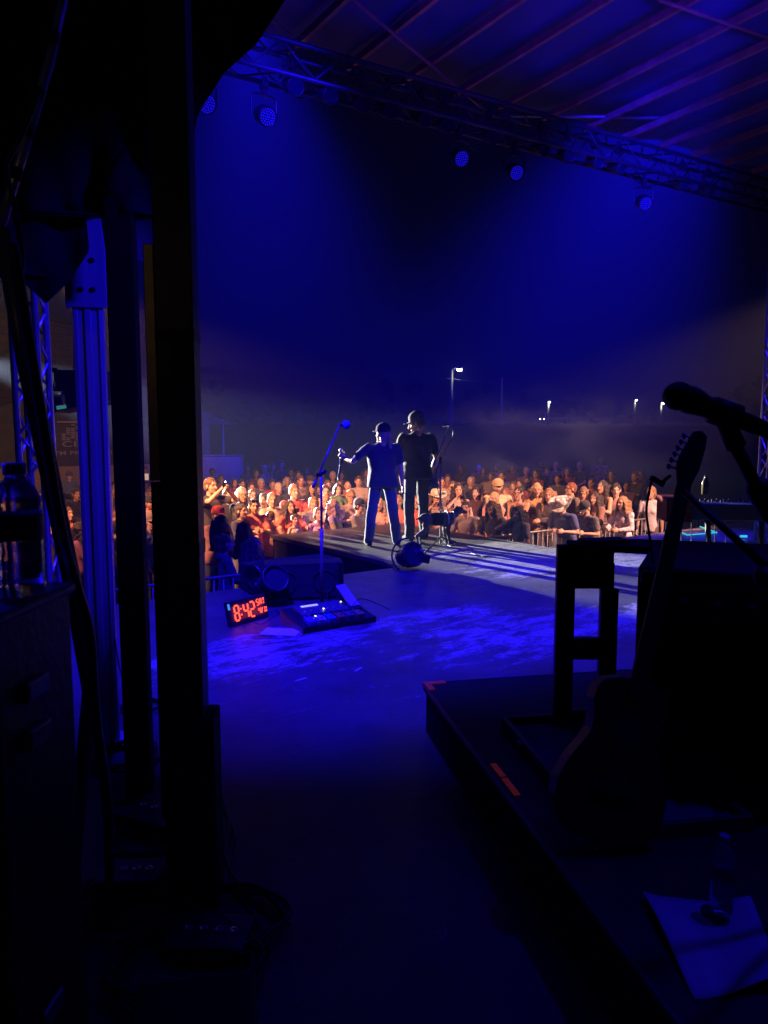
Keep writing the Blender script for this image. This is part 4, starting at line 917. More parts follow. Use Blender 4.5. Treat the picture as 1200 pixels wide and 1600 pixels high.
# digital clock with red segments
cA, cB = flr(362, 981), flr(421, 964); ck = empty('digital_clock', (cA + cB) / 2, math.atan2((cB - cA).y, (cB - cA).x), 'black digital clock showing 8:42 SAT 4/11 in red at the stage edge', 'clock')
Lc = (cB - cA).length; Hc = .215; Mx = Euler((R(-14), 0, 0)).to_matrix()
q = MB(); q.box(Mx @ Vector((0, .022, Hc / 2)), (Lc, .045, Hc), Mx); q.build('case', black_paint, ck, bevel=.006)
q = MB(); q.box(Mx @ Vector((0, .15, Hc * .30)), (.05, .16, .012), (R(-60), 0, 0)); q.build('foot', black_paint, ck)
q = MB(); q.box(Mx @ Vector((-Lc / 2 + .008, -.003, Hc * .80)), (.020, .006, .05), Mx); q.build('sensor_window', mat('pale_green_glow', (.2, .8, .6), .5, emit=(.1, .8, .5), es=.35), ck)  # pale green patch given a faint glow of its own
SEG = {'8': 'abcdefg', '4': 'bcfg', '2': 'abged', '1': 'bc', 'S': 'afgcd', 'A': 'abcefg', 'T': 'aij'}
def seg(mb, ch, x, z, w, h, t):
    s_ = {'a': (w / 2, h, 1), 'd': (w / 2, 0, 1), 'g': (w / 2, h / 2, 1), 'f': (0, h * .75, 0), 'b': (w, h * .75, 0), 'e': (0, h * .25, 0), 'c': (w, h * .25, 0), 'i': (w / 2, h * .75, 0), 'j': (w / 2, h * .25, 0)}
    for k in SEG[ch]:
        cx, cz, hz = s_[k]; L_ = (w - t * .9) if hz else (h / 2 - t * .9)
        p = Mx @ Vector((x + cx + (z + cz) * .06, -.004, z + cz)); mb.box(p, (L_, .004, t) if hz else (t, .004, L_), Mx)
redm = mat('red_segments', (.5, .05, .02), .4, emit=(1.0, .085, .03), es=2.4)
x0 = -Lc / 2
q = MB(); sc_ = Lc / .46
for ch, x in (('8', .055), ('4', .165), ('2', .240)): seg(q, ch, x0 + x * sc_, .045, .050 * sc_, .125, .014)
for z in (.085, .135): q.box(Mx @ Vector((x0 + .138 * sc_, -.004, z)), (.012, .004, .012), Mx)
q.build('time_digits', redm, ck)
q = MB()
for ch, x in (('S', .325), ('A', .362), ('T', .400)): seg(q, ch, x0 + x * sc_, .128, .024 * sc_, .05, .008)
for ch, x in (('4', .340), ('1', .392), ('1', .412)): seg(q, ch, x0 + x * sc_, .052, .022 * sc_, .052, .008)
q.tube([Mx @ Vector((x0 + .375 * sc_, -.004, .055)), Mx @ Vector((x0 + .392 * sc_, -.004, .100))], .004, 5)
q.build('date_letters', redm, ck)
l = bpy.data.lights.new('clock_glow', 'AREA'); l.shape = 'RECTANGLE'; l.size = Lc * .8; l.size_y = .12; l.energy = .35; l.color = (1, .07, .03)
lo_ = bpy.data.objects.new('clock_glow', l); COL.objects.link(lo_); lo_.parent = ck; lo_.location = Mx @ Vector((0, -.012, Hc / 2)); lo_.rotation_euler = (R(90) - R(14), 0, 0)
pp = MB(); a_, b_, c_, d_ = flr(398, 985), flr(446, 976), flr(462, 987), flr(410, 999)
pp.prism([(0, 0), (.30, 0), (.30, .21), (0, .21)], flr(405, 992) + Vector((0, 0, .004)), (math.cos(-.15), math.sin(-.15), 0), (.15, .99, 0), .002)
tag(pp.build('paper_sheet', paper_m), 'sheet of paper taped flat to the deck in front of the clock', 'paper')

# pedalboard
p0_, p1_ = flr(474, 991), flr(588, 972); pb = empty('pedalboard', p0_, math.atan2((p1_ - p0_).y, (p1_ - p0_).x), 'guitar pedalboard with a row of effect pedals and an expression pedal on its right', 'pedalboard')
Lp = (p1_ - p0_).length; Dp = .42; tilt = Euler((R(11), 0, 0)).to_matrix()
def pbp(x, y, z): return tilt @ Vector((x, y, z)) + Vector((0, 0, .035))
q = MB(); q.box(pbp(Lp / 2, Dp / 2, 0), (Lp, Dp, .022), tilt); q.box((Lp / 2, .006, .028), (Lp, .012, .05)); q.build('deck', black_paint, pb, bevel=.004)
for x in (.012, Lp - .012):
    q = MB(); q.prism([(0, 0), (Dp, 0), (Dp, .12), (0, .035)], (x, 0, 0), (0, 1, 0), (0, 0, 1), .02); q.build('side_panel', wood_m if x < .1 else black_paint, pb)
q = MB(); q.box(pbp(.33, .26, .03), (.50, .20, .042), tilt); fl = q.build('effects_unit', mat('dark_pedal', (.08, .09, .14), .4, .3), pb, bevel=.005)
q = MB(); q.box(pbp(.22, .32, .0525), (.16, .028, .004), tilt); q.build('display', mat('pedal_screen', (.8, .8, .75), .3, emit=(.9, .85, .6), es=.5), fl)
ledw = mat('pedal_led', (1, 1, .9), .3, emit=(1, .95, .6), es=6)
for i in range(7):
    q = MB(); q.lathe(pbp(.11 + .07 * i, .20, .05), [(.014, 0), (.014, .014), (.010, .018), (0, .018)], 10, tilt); q.build('foot_switch', chrome, fl, True)
pc = [(.15, .12, .5), (.4, .4, .42), (.05, .2, .35), (.35, .12, .08), (.12, .12, .13), (.3, .3, .1)]
for i in range(6):
    x = .10 + .092 * i; r = empty('effect_pedal'); r.parent = pb
    q = MB(); q.box(pbp(x, .075, .034), (.070, .115, .045), tilt); q.build('case', mat('pedal_paint', pc[i], .4, .2, .1 + i * .001), r, bevel=.005)
    q = MB(); q.lathe(pbp(x, .045, .056), [(.009, 0), (.009, .012), (0, .014)], 10, tilt); q.build('foot_switch', chrome, r, True)
    for dx in (-.02, .0, .02): q = MB(); q.lathe(pbp(x + dx, .11, .056), [(.007, 0), (.006, .012), (0, .012)], 8, tilt); q.build('knob', black_matte, r, True)
for x, y in ((.30, .215), (.52, .30), (.16, .10), (.60, .24)):
    q = MB(); q.ell(pbp(x, y, .058), (.006, .006, .004), None, 8, 5); q.build('indicator_led', ledw, pb, True)
q = MB(); Mp = Euler((R(38), 0, R(10))).to_matrix(); q.box(pbp(Lp - .12, .30, .105), (.105, .26, .018), Mp); ex = q.build('expression_pedal', mat('pedal_metal', (.3, .32, .4), .4, .5), pb, bevel=.006)
q = MB(); q.box(pbp(Lp - .12, .27, .035), (.115, .27, .045), tilt); q.build('pedal_base', black_paint, ex, bevel=.005)
cable([p0_ + Vector((.1, .35, .10)), p0_ + Vector((-.02, .45, .16)), p0_ + Vector((.05, .52, .05)), p0_ + Vector((.25, .5, .14)), p0_ + Vector((.40, .42, .12))], .004, 'patch cable arching at the back left of the pedalboard')
cable([p0_ + Vector((.35, .40, .10)), p0_ + Vector((.45, .5, .18)), p0_ + Vector((.62, .47, .13)), p0_ + Vector((.7, .38, .11))], .004, 'patch cable arching at the back right of the pedalboard')
cable([p0_ + Vector((.05, .4, .05)), flr(458, 955), flr(432, 962), flr(410, 975), flr(395, 972)], .005, 'cable running from the pedalboard to the clock')

# keyboard and drum riser things on the far right
kc = at(1150, 790, 7.6); kb = empty('keyboard', (kc.x, kc.y, 0), R(-6), 'black stage keyboard with red ends and knobs on a stand at the right', 'keyboard')
zk = kc.z - .03
q = MB(); q.box((0.10, 0, zk - .02), (1.15, .34, .16)); q.build('case', mat('keyboard_case', (.06, .06, .07), .4, .2), kb, bevel=.01)
q = MB(); q.box((-.60, -.02, zk + .0), (.245, .40, .24)); q.build('side_cheek', mat('red_cheek', (.13, .010, .008), .7, spec=.05), kb, bevel=.008)
q = MB()
for i in range(26): q.lathe((-.36 + .038 * i, .05 + .02 * math.sin(i * 2), zk + .055), [(.011, 0), (.010, .022 + .01 * (i % 3)), (0, .03)], 8)
q.build('knobs', black_matte, kb, True)
for x, dx in ((-.60, .04), (-.27, .07), (.25, .02), (.52, .10)):
    q = MB(); q.tube([(x, .0, zk - .06), (x + dx, .02, .01)], .028, 8); q.build('leg', black_paint, kb, True)
cc = .0
for i, x in enumerate((-.50, -.40, -.16, -.05, .33, .44)): cable([kb.location + Vector((x, .1, zk)), kb.location + Vector((x + .03, .15, zk - .4)), kb.location + Vector((x - .03 * (i % 2), .1, .02))], .0045, ['first', 'second', 'third', 'fourth', 'fifth', 'sixth'][i] + ' thin cable from the left hanging under the keyboard')
q = MB(); q.lathe(at(1102, 758, 7.6), [(.02, -.09), (.034, -.09), (.034, .03), (.02, .06), (.014, .08), (.014, .095), (0, .095)], 14); tag(q.build('drink_bottle', mat('amber_glass', (.15, .12, .06), .15), None, True), 'small bottle standing on the keyboard', 'bottle')
q = MB(); loop = [flr(1062, 822), flr(1118, 832), flr(1108, 838), flr(1064, 836)]
ls = empty('led_strip', flr(1090, 830, .01), 0, 'turquoise glowing light strip laid in a bent line on the deck under the keyboard', 'light strip')
ps = [flr(1058, 829, .02), flr(1074, 836, .02), flr(1120, 832, .02), flr(1094, 823, .02)]
q.tube([p - ls.location for p in ps], .010, 6); q.build('glowing_tube', mat('cyan_led', (.1, .6, .6), .4, emit=(.05, .75, .8), es=.8), ls)
q = MB(); q.box(flr(1162, 838, .04) - ls.location, (.10, .03, .03)); q.build('glowing_end', mat('cyan_led', (.1, .6, .6), .4, emit=(.05, .75, .8), es=.8), ls)

# ---------------------------------------------------------------- right foreground: riser with amplifier, guitar, stand
RZ = .28; rc = flr(661, 1067, RZ); re_ = flr(1062, 1600, RZ); rb = flr(875, 1055, RZ)
dx_ = (re_ - rc); dx_.z = 0; ry = dx_.normalized(); rx = Vector((-ry.y, ry.x, 0))
if rx.x < 0: rx = -rx
ang = math.atan2(rx.y, rx.x)
rs = empty('riser', rc, ang, 'black riser with red taped edge filling the lower right', 'riser')
def rl(px, py, z=RZ): # floor point in riser coordinates
    p = flr(px, py, z) - rc; return Vector((p.dot(rx), -p.dot(ry), z - RZ))
Lr = 4.6; Wr = 3.2
q = MB(); q.box((Wr / 2, -Lr / 2, -.02), (Wr, Lr, .04)); q.build('top', mat('riser_top', (.018, .018, .02), .62, 0, .4, 7, .2), rs, bevel=.004)
q = MB(); q.box((Wr / 2, -Lr / 2, -.155), (Wr - .03, Lr - .03, .225)); q.build('skirt', black_cloth, rs)
q = MB(); q.tube([(0, 0, -.006), (0, -Lr, -.006)], .009, 6); q.tube([(0, 0, -.006), (Wr, 0, -.006)], .009, 6); q.build('edge_trim', alu if False else mat('edge_metal', (.10, .10, .11), .4, .6), rs)
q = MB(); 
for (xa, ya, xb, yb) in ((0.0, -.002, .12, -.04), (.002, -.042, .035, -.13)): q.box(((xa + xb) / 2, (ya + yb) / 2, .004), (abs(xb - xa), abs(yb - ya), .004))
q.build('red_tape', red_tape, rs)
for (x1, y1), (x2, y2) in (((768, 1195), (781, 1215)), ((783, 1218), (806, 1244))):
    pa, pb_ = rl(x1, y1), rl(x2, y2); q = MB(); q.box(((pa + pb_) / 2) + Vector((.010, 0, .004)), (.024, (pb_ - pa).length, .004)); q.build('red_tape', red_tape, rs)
def onr(px, py, z=0): return flr(px, py, RZ + z)
# shallow tray
t0, t1, t2 = onr(793, 1138), onr(1062, 1308), onr(940, 1318)
ax = (onr(940, 1315) - onr(793, 1140)); tr_ang = math.atan2(ax.y, ax.x)
tray = empty('tray', onr(793, 1140), tr_ang, 'shallow grey tray with raised edges lying on the riser under the guitar', 'tray')
lx = ax.length; ly = .52
q = MB(); q.box((lx / 2, ly / 2, .012), (lx, ly, .016)); q.build('bottom', mat('tray_felt', (.13, .13, .15), .9, 0, .25, 12, .3), tray)
for c_, s_ in (((lx / 2, -.012, .028), (lx + .05, .024, .055)), ((lx / 2, ly + .012, .028), (lx + .05, .024, .055)), ((-.013, ly / 2, .028), (.024, ly, .055)), ((lx + .013, ly / 2, .028), (.024, ly, .055))):
    q = MB(); q.box(c_, s_); q.build('edge', mat('tray_edge', (.06, .06, .07), .4, .3), tray, bevel=.004)
for x in (lx * .25, lx * .75):
    q = MB(); q.box((x, -.030, .030), (.05, .012, .035)); q.build('latch', mat('latch_metal', (.3, .3, .32), .3, .8), tray, bevel=.003)

# dark work stand with open frames
sf = onr(882, 1142); Yd = sf.y; stn = empty('equipment_stand', sf, 0, 'tall black open framed stand holding a dark table top, left of the amplifier', 'stand')
def sl(px, py, Y=Yd): return at(px, py, Y) - sf
q = MB(); a_ = sl(872, 850); b_ = sl(893, 850); wpx = (sl(893, 900) - sl(873, 900)).x
ztop = sl(880, 846).z
def slab(mb, x0, x1, y0, y1, Y=Yd, dep=.04):
    p = sl(x0, y0, Y); r = sl(x1, y1, Y); mb.box(((p.x + r.x) / 2, p.y + dep / 2, (p.z + r.z) / 2), (abs(r.x - p.x), dep, abs(p.z - r.z)))
slab(q, 872, 893, 852, 1142); q.build('post', black_paint, stn, bevel=.003)
q = MB(); slab(q, 940, 960, 921, 1142); q.build('post', black_paint, stn, bevel=.003)
q = MB(); slab(q, 893.3, 959.7, 880, 920); q.build('rail', black_paint, stn, bevel=.003)
q = MB(); slab(q, 893.3, 939.7, 998, 1031); q.build('rail', black_paint, stn, bevel=.003)
q = MB(); slab(q, 893.3, 939.7, 1110, 1130); q.build('rail', black_paint, stn, bevel=.003)
q = MB(); tpl = [at(870, 849, Yd + .02), at(905, 845, Yd + .5), at(985, 845, Yd + .55), at(1045, 857, Yd + .35), at(1240, 898, 2.3), at(1240, 925, 2.05), at(985, 878, Yd - .1)]
zt = at(872, 849, Yd).z
poly = [(870, 849), (915, 843.5), (985, 846), (1060, 860), (1250, 893), (1250, 935), (985, 884), (872, 862)]
vs = [flr(x, y, zt) - sf for x, y in poly]; n_ = len(vs)
tp = [(-.01, -.02), (1.3, -.75), (1.55, -.25), (.25, .62), (.06, .62)]
q.prism([(-.008, -.015), (.42, -.16), (1.7, -.62), (1.8, -.30), (.34, .14), (.01, .10)], Vector((0, 0, zt - sf.z - .015)), (1, 0, 0), (0, 1, 0), .03)
q.build('table_top', black_matte, stn, bevel=.004)
q = MB(); slab(q, 872, 959.7, 858, 879.6); q.build('rail', black_paint, stn, bevel=.003)
# laptop slab on the table
q = MB(); q.box(sf + Vector((.16, .03, zt - sf.z + .009)), (.20, .10, .016), (0, 0, .2)); tag(q.build('closed_laptop', black_paint, bevel=.004), 'thin black closed device lying on the stand\'s table top', 'laptop')
# big amplifier cabinet
am = empty('amplifier', (0, 0, 0), 0, 'very large black amplifier cabinet at the right edge, darkest mass in the picture', 'amplifier')
pA = at(984, 1230, 2.75); ya = 2.75
amw = 1.3; am.location = (pA.x, ya, RZ)
h_ = at(984, 884, ya).z - RZ
am.rotation_euler = (0, 0, R(-24))
q = MB(); q.box((amw / 2, .28, h_ / 2), (amw, .54, h_ - .004)); q.build('cabinet', mat('tolex', (.012, .012, .013), .7, 0, .3, 140, .5), am, bevel=.012)
q = MB(); q.box((amw / 2, .004, h_ * .42), (amw - .10, .012, h_ * .70)); q.build('grille_cloth', black_cloth, am)
q = MB(); q.box((amw / 2, .003, h_ - .12), (amw - .10, .012, .13)); cp_ = q.build('control_panel', mat('panel', (.05, .05, .055), .4, .4), am)
for i in range(8): q = MB(); q.lathe((.16 + .11 * i, -.004, h_ - .12), [(.018, 0), (.016, .022), (0, .024)], 12, Euler((R(90), 0, 0)).to_matrix()); q.build('knob', black_matte, cp_, True)
for (x, z) in ((.04, .04), (amw - .04, .04), (.04, h_ - .04), (amw - .04, h_ - .04)):
    q = MB(); q.box((x, .0, z), (.055, .03, .055)); q.build('corner', mat('corner_plastic', (.02, .02, .02), .35), am, bevel=.01)
# acoustic guitar on its stand, a silhouette
gbase = onr(952, 1282, .0); Yg = gbase.y - .12
def G(px, py, dy=0): return at(px + 8, py, Yg + dy)
gt = empty('guitar', G(955, 1175), 0, 'dark guitar leaning upright on the tray, its headstock rising against the haze', 'guitar')
g0 = gt.location.copy()
axis = (G(1060, 700, .28) - G(945, 1200)).normalized(); side = axis.cross(Vector((0, 1, 0))).normalized() * -1
if side.x < 0: side = -side
nrm = side.cross(axis).normalized()
wood = mat('guitar_lacquer', (.008, .006, .005), .55, 0, .2, 8)
prof = [(-.285, .02), (-.275, .11), (-.24, .155), (-.18, .182), (-.12, .184), (-.05, .162), (.01, .130), (.055, .112), (.10, .116), (.15, .130), (.19, .126), (.225, .105), (.245, .055), (.25, .0)]
poly = [(w_, l_) for l_, w_ in prof] + [(-w_, l_) for l_, w_ in prof[-2::-1]]
q = MB(); q.prism(poly, Vector((0, 0, 0)), side, axis, .095); q.build('body', wood, gt, bevel=.008)
q = MB(); q.prism([(.055 * math.cos(a), .08 + .055 * math.sin(a)) for a in [2 * math.pi * k / 24 for k in range(24)]], nrm * .048, side, axis, .003); q.build('sound_hole', black_matte, gt)
q = MB(); q.box(axis * -.11 + nrm * .056, (.15, .03, .012), Matrix((side, axis, nrm)).transposed()); q.build('bridge', black_matte, gt)
Lh = (G(1060, 745, .25) - g0).length
q = MB(); q.prism([(-.030, .18), (.030, .18), (.023, Lh - .04), (-.023, Lh - .04)], nrm * .052, side, axis, .026); q.build('neck', wood, gt, bevel=.006)
q = MB(); q.prism([(-.024, Lh - .041), (.024, Lh - .041), (.040, Lh + .02), (.044, Lh + .10), (.040, Lh + .142), (.018, Lh + .155), (-.008, Lh + .147), (-.036, Lh + .05), (-.040, Lh + .015)], nrm * .050, side, axis, .018); hd_ = q.build('headstock', wood, gt, bevel=.003)
for i in range(6):
    p = axis * (Lh + .002 + .024 * i) + nrm * .05 + side * -(.040 - .006 * i if i else .038)
    q = MB(); q.tube([p, p - side * .020], .004, 6); q.ell(p - side * .027, (.008, .005, .011), None, 10, 6); q.build('tuning_peg', chrome, hd_, True)
q = MB()
for i in range(6): x = -.019 + .0076 * i; q.tube([nrm * .068 + side * x * 1.4 - axis * .11, nrm * .068 + side * x + axis * Lh], .0006, 4)
q.build('strings', chrome, gt)
q = MB(); q.tube([nrm * -.02 + side * .02 + axis * -.31, nrm * -.02 + axis * -.33], .008, 8); q.build('strap_button', chrome, gt)
# tuner clip on the headstock and its cable going down
c0 = G(1019, 752, .2)
q = MB(); q.box(c0, (.05, .02, .018), (0, .5, 0)); q.tube([c0 + Vector((.02, 0, .0)), c0 + Vector((.045, 0, .02))], .006, 6); tag(q.build('tuner_clip', black_paint, None), 'clip with a cable plugged at the guitar headstock', 'clip')
cable([c0 + Vector((-.02, 0, 0)), G(1006, 770, .2), G(1002, 800, .2), G(1008, 845, .25), G(1012, 880, .3)], .0045, 'cable curving down from the clip at the guitar headstock')
# foreground microphone and boom stand on the right
Ym = 1.35
def Mq(px, py, dy=0): return at(px, py, Ym + dy)
mb_ = Mq(1400, 1020, 1.0); mb_.z = RZ
ms = empty('microphone_stand', mb_, 0, 'black boom stand holding a vocal microphone close up at the right edge', 'microphone stand')
def ml(p): return p - mb_
q = MB(); q.ell(ml(Mq(1060, 619)), (.027, .027, .025), None, 18, 12); q.build('microphone_grille', mat('mic_mesh', (.05, .05, .055), .4, .7, .3, 300, .8), ms, True)
q = MB(); q.tube([ml(Mq(1071, 623)), ml(Mq(1082, 626)), ml(Mq(1100, 634)), ml(Mq(1225, 682))], [.024, .0245, .019, .0125], 16); q.build('microphone_body', black_paint, ms, True)
q = MB(); q.tube([ml(Mq(1112, 640)), ml(Mq(1152, 654))], .024, 14); q.tube([ml(Mq(1132, 655, .02)), ml(Mq(1150, 697, .03))], [.016, .018], 10); q.build('clip', rubber, ms, True)
q = MB(); q.tube([ml(Mq(1146, 690, .03)), ml(Mq(1180, 757, .05)), ml(Mq(1195, 790, .06))], [.012, .012, .016], 10); q.cap(ml(Mq(1186, 765, .06)), ml(Mq(1212, 800, .06)), .024, .026); q.build('boom', black_paint, ms, True)
q = MB(); q.tube([ml(Mq(1212, 790, .06)), ml(Mq(1214, 1000, .2)), (0, 0, .14)], .013, 10); q.build('pole', black_paint, ms, True)
for k in range(3):
    a = R(95 + 120 * k); q = MB(); q.tube([(0, 0, .16), (.26 * math.cos(a), .26 * math.sin(a), .012)], .011, 8); q.build('leg', black_paint, ms, True)
# second boom running down to the right
Y2 = 2.0
tip = at(1068, 768, Y2); low = at(1215, 902, Y2 - .1); bs = Vector((low.x + .45, Y2 + .1, RZ)); s2 = empty('boom_stand', bs, 0, 'black boom arm sloping down to the right behind the guitar neck', 'microphone stand')
q = MB(); q.tube([tip - bs, low - bs], [.008, .011], 8); q.cap(low - bs - Vector((.03, 0, 0)), low - bs + Vector((.04, 0, 0)), .03, .03); q.build('arm', black_paint, s2, True)
q = MB(); q.tube([low - bs, (0, 0, .1)], .012, 8); q.build('pole', black_paint, s2, True)
for k in range(3):
    a = R(70 + 120 * k); q = MB(); q.tube([(0, 0, .14), (.22 * math.cos(a), .22 * math.sin(a), .012)], .010, 8); q.build('leg', black_paint, s2, True)
# set list and bottle
cs = [onr(1003, 1403, .004), onr(1172, 1408, .004), onr(1235, 1545, .004), onr(1085, 1562, .004)]
pl_ = MB(); nn = 12; vs = []
for j in range(nn + 1):
    for i in range(nn + 1):
        s_, t_ = i / nn, j / nn; p = cs[0].lerp(cs[1], s_).lerp(cs[3].lerp(cs[2], s_), t_)
        p.z += .007 + .006 * math.sin(s_ * 7 + t_ * 3) + .012 * max(0, t_ - .8) * math.sin(s_ * 9) + .10 * max(0, .14 - s_) * (1 - t_) + .05 * max(0, t_ - .85) * s_ * 2 + .008 * math.sin(t_ * 5 - s_ * 4); vs.append(p)
pl_.add(vs, [(j * (nn + 1) + i, j * (nn + 1) + i + 1, (j + 1) * (nn + 1) + i + 1, (j + 1) * (nn + 1) + i) for j in range(nn) for i in range(nn)])
po = pl_.build('set_list', mat('crease_streak_paper', (.60, .60, .62), .7, 0, .22, 9, .5, stretch=(1, .22, 1)), None, True); tag(po, 'creased paper sheet lying on the riser in the bottom right corner', 'paper'); sdm = po.modifiers.new('t', 'SOLIDIFY'); sdm.thickness = .0006  # crease shading put into the colour as stretched streaks
def water_bottle(p, lab, label_col, capc, glass):
    r = empty('water_bottle', p, 0, lab, 'bottle')
    prof = [(.020, .0), (.031, .004), (.0325, .015)]
    for k in range(6): z = .02 + .013 * k; prof += [(.0325, z), (.0305, z + .0065)]
    prof += [(.0325, .10), (.0325, .145), (.031, .15), (.0325, .157), (.031, .168), (.024, .187), (.014, .200), (.0125, .206), (.0125, .213)]
    q = MB(); q.lathe((0, 0, 0), prof, 28); q.build('bottle_body', glass, r, True)
    q = MB(); q.lathe((0, 0, 0), [(.0331, .099), (.0333, .1), (.0333, .142), (.0331, .143)], 28); q.build('paper_label', label_col, r, True)
    q = MB(); q.lathe((0, 0, 0), [(.0145, .209), (.0150, .211), (.0150, .227), (.013, .229), (0, .229)], 24); q.build('screw_cap', capc, r, True); return r
glass = mat('clear_plastic', (.75, .8, .9), .06, trans=.92, var=.02, bump=.25, scale=40)
water_bottle(onr(1126, 1425, .02), 'dark water bottle standing on the paper at the lower right', mat('bottle_label', (.06, .08, .16), .5), mat('white_cap', (.35, .35, .4), .4), glass)

# ---------------------------------------------------------------- left foreground
def post_base(px, py): return flr(px, py)
p = flr(303, 1398); wd = .12
po = empty('roof_post', p, R(4), 'thick black square roof post with a yellowish metal strip, nearest to the camera', 'post')
hpost = at(268, -120, p.y).z
q = MB(); q.box((0, 0, hpost / 2), (wd, wd, hpost)); q.build('shaft', black_paint, po, bevel=.004)
q = MB(); hb = at(300, 1113, p.y).z; q.box((.012, -.005, hb / 2), (wd + .05, wd + .04, hb)); q.build('foot_sleeve', black_matte, po, bevel=.006)
q = MB(); z1 = at(252, 750, p.y).z; z2 = at(250, 385, p.y).z; q.box((-wd / 2 - .021, -.01, (z1 + z2) / 2), (.034, .05, z2 - z1)); q.build('metal_strip', mat('brass_channel', (.30, .27, .16), .4, .6, .2, 14), po, bevel=.003)
q = MB(); q.box((-wd / 2 - .021, -.01, z1 / 2 + .15), (.030, .045, z1 - .31)); q.build('strip_sleeve', black_matte, po)
p = flr(220, 1236); p2 = empty('roof_post', p, R(8), 'slim black square roof post between the blue post and the thick one', 'post')
hp2 = at(188, 300, p.y).z; q = MB(); q.box((0, 0, hp2 / 2), (.112, .11, hp2)); q.build('shaft', velvet, p2, bevel=.004)
q = MB(); q.box((0, 0, .006), (.26, .22, .012)); q.build('base_plate', black_paint, p2)
q = MB(); q.tube([(0, 0, hp2 - .02), (-.01, 0, hp2 + .02), (.03, 0, hp2 + .16)], [.075, .06, .02], 10); q.build('cloth_wrap', tarp_m, p2, True)
p = flr(166, 1160); p3 = empty('roof_post', p, R(14), 'blue lit grey fluted post with a bolted plate on top', 'post')
zt3 = at(137, 480, p.y).z; q = MB()
fl_ = [(-.070, -.045), (-.052, -.05), (-.046, -.040), (-.020, -.040), (-.014, -.052), (.010, -.052), (.016, -.040), (.044, -.040), (.052, -.05), (.070, -.045), (.070, .05), (-.070, .05)]
q.prism(fl_, (0, 0, zt3 / 2), (1, 0, 0), (0, 1, 0), zt3); q.build('shaft', blue_grey, p3)
zg = at(137, 395, p.y).z; q = MB(); gw = .088
q.prism([(-gw, zt3 - .01), (gw + .006, zt3 - .01), (gw + .006, zg + .0), (gw - .01, zg + .16), (-gw * .35, zg + .12), (-gw, zg - .03)], (0, -.062, 0), (1, 0, 0), (0, 0, 1), .010); q.box((-gw - .006, 0, (zt3 + zg) / 2 - .02), (.010, .13, zg - zt3 - .02)); q.build('gusset_plate', blue_grey, p3, bevel=.002)
for x in (-.022, .034):
    for z in (zt3 + .075, zt3 + .215): q = MB(); q.lathe((x, -.068, z), [(.013, 0), (.013, .010), (.006, .014), (0, .014)], 6, Euler((R(90), 0, 0)).to_matrix()); q.build('bolt', mat('bolt_metal', (.05, .05, .06), .4, .6), p3)
q = MB(); q.box((0, 0, zg + 1.2), (.12, .11, 2.2)); q.build('upper_shaft', black_paint, p3)
q = MB(); q.box((0, 0, .006), (.24, .22, .012)); q.build('base_plate', blue_grey, p3)

# leaning pole and hanging cable
Yl = 1.75
q = MB(); foot = flr(172, 1480); 
pts = [at(2, 340, 1.7), at(40, 560, 1.72), at(88, 790, 1.78), at(112, 905, 1.8), at(140, 1080, 1.84), (foot.x, 1.9, .02)]
q.tube(pts, [.021, .021, .0215, .0215, .018, .018], 12); tag(q.build('leaning_pole', mat('pole_paint', (.10, .10, .12), .35, .2), None, True), 'dark pole leaning from the top left down past the bottle', 'pole')
cable([at(20, 380, 1.55), at(60, 620, 1.6), at(95, 820, 1.6), at(118, 910, 1.55), at(140, 990, 1.6), at(150, 1120, 1.62), at(168, 1260, 1.6), at(172, 1420, 1.7)], .011, 'thick black cable hanging beside the leaning pole')
# case with a bottle on it
cz = at(40, 940, 1.10).z; cs_ = empty('flight_case', (-.665, 1.10, 0), R(-3), 'tall black equipment case at the left edge with a water bottle on it', 'case')
q = MB(); q.box((0, 0, cz / 2 + .04), (.32, .22, cz - .085)); q.build('body', mat('case_laminate', (.012, .012, .014), .45, 0, .2, 60, .2), cs_, bevel=.006)
q = MB(); q.box((0, 0, cz + .0), (.335, .235, .016)); q.build('lid', mat('lid_laminate', (.03, .03, .035), .35, 0, .3, 40, .2), cs_, bevel=.005)
for sx in (-1, 1):
    for sy in (-1, 1): q = MB(); q.ell((.12 * sx, .07 * sy, .035), (.022, .035, .034), None, 12, 8); q.build('caster', rubber, cs_, True)
lm = mat('latch_metal', (.3, .3, .32), .3, .8)
for z in (1.28, 1.21, .78, .52):
    q = MB(); q.box((.166, -.02, z), (.012, .06, .03)); q.build('latch', lm, cs_, bevel=.004)
bt = water_bottle(at(33, 935, 1.10), 'ribbed water bottle with a blue cap standing on the tall case at the left edge', mat('bottle_label2', (.03, .04, .08), .5), mat('blue_cap', (.04, .07, .45), .4), glass)
bt.location.z = cz + .010; bt.scale = (1.08, 1.08, .84)
bt2 = copy_tree(bt); bt2.location = bt.location + Vector((-.075, .03, 0)); bt2['label'] = 'second water bottle cut off by the left edge of the picture'
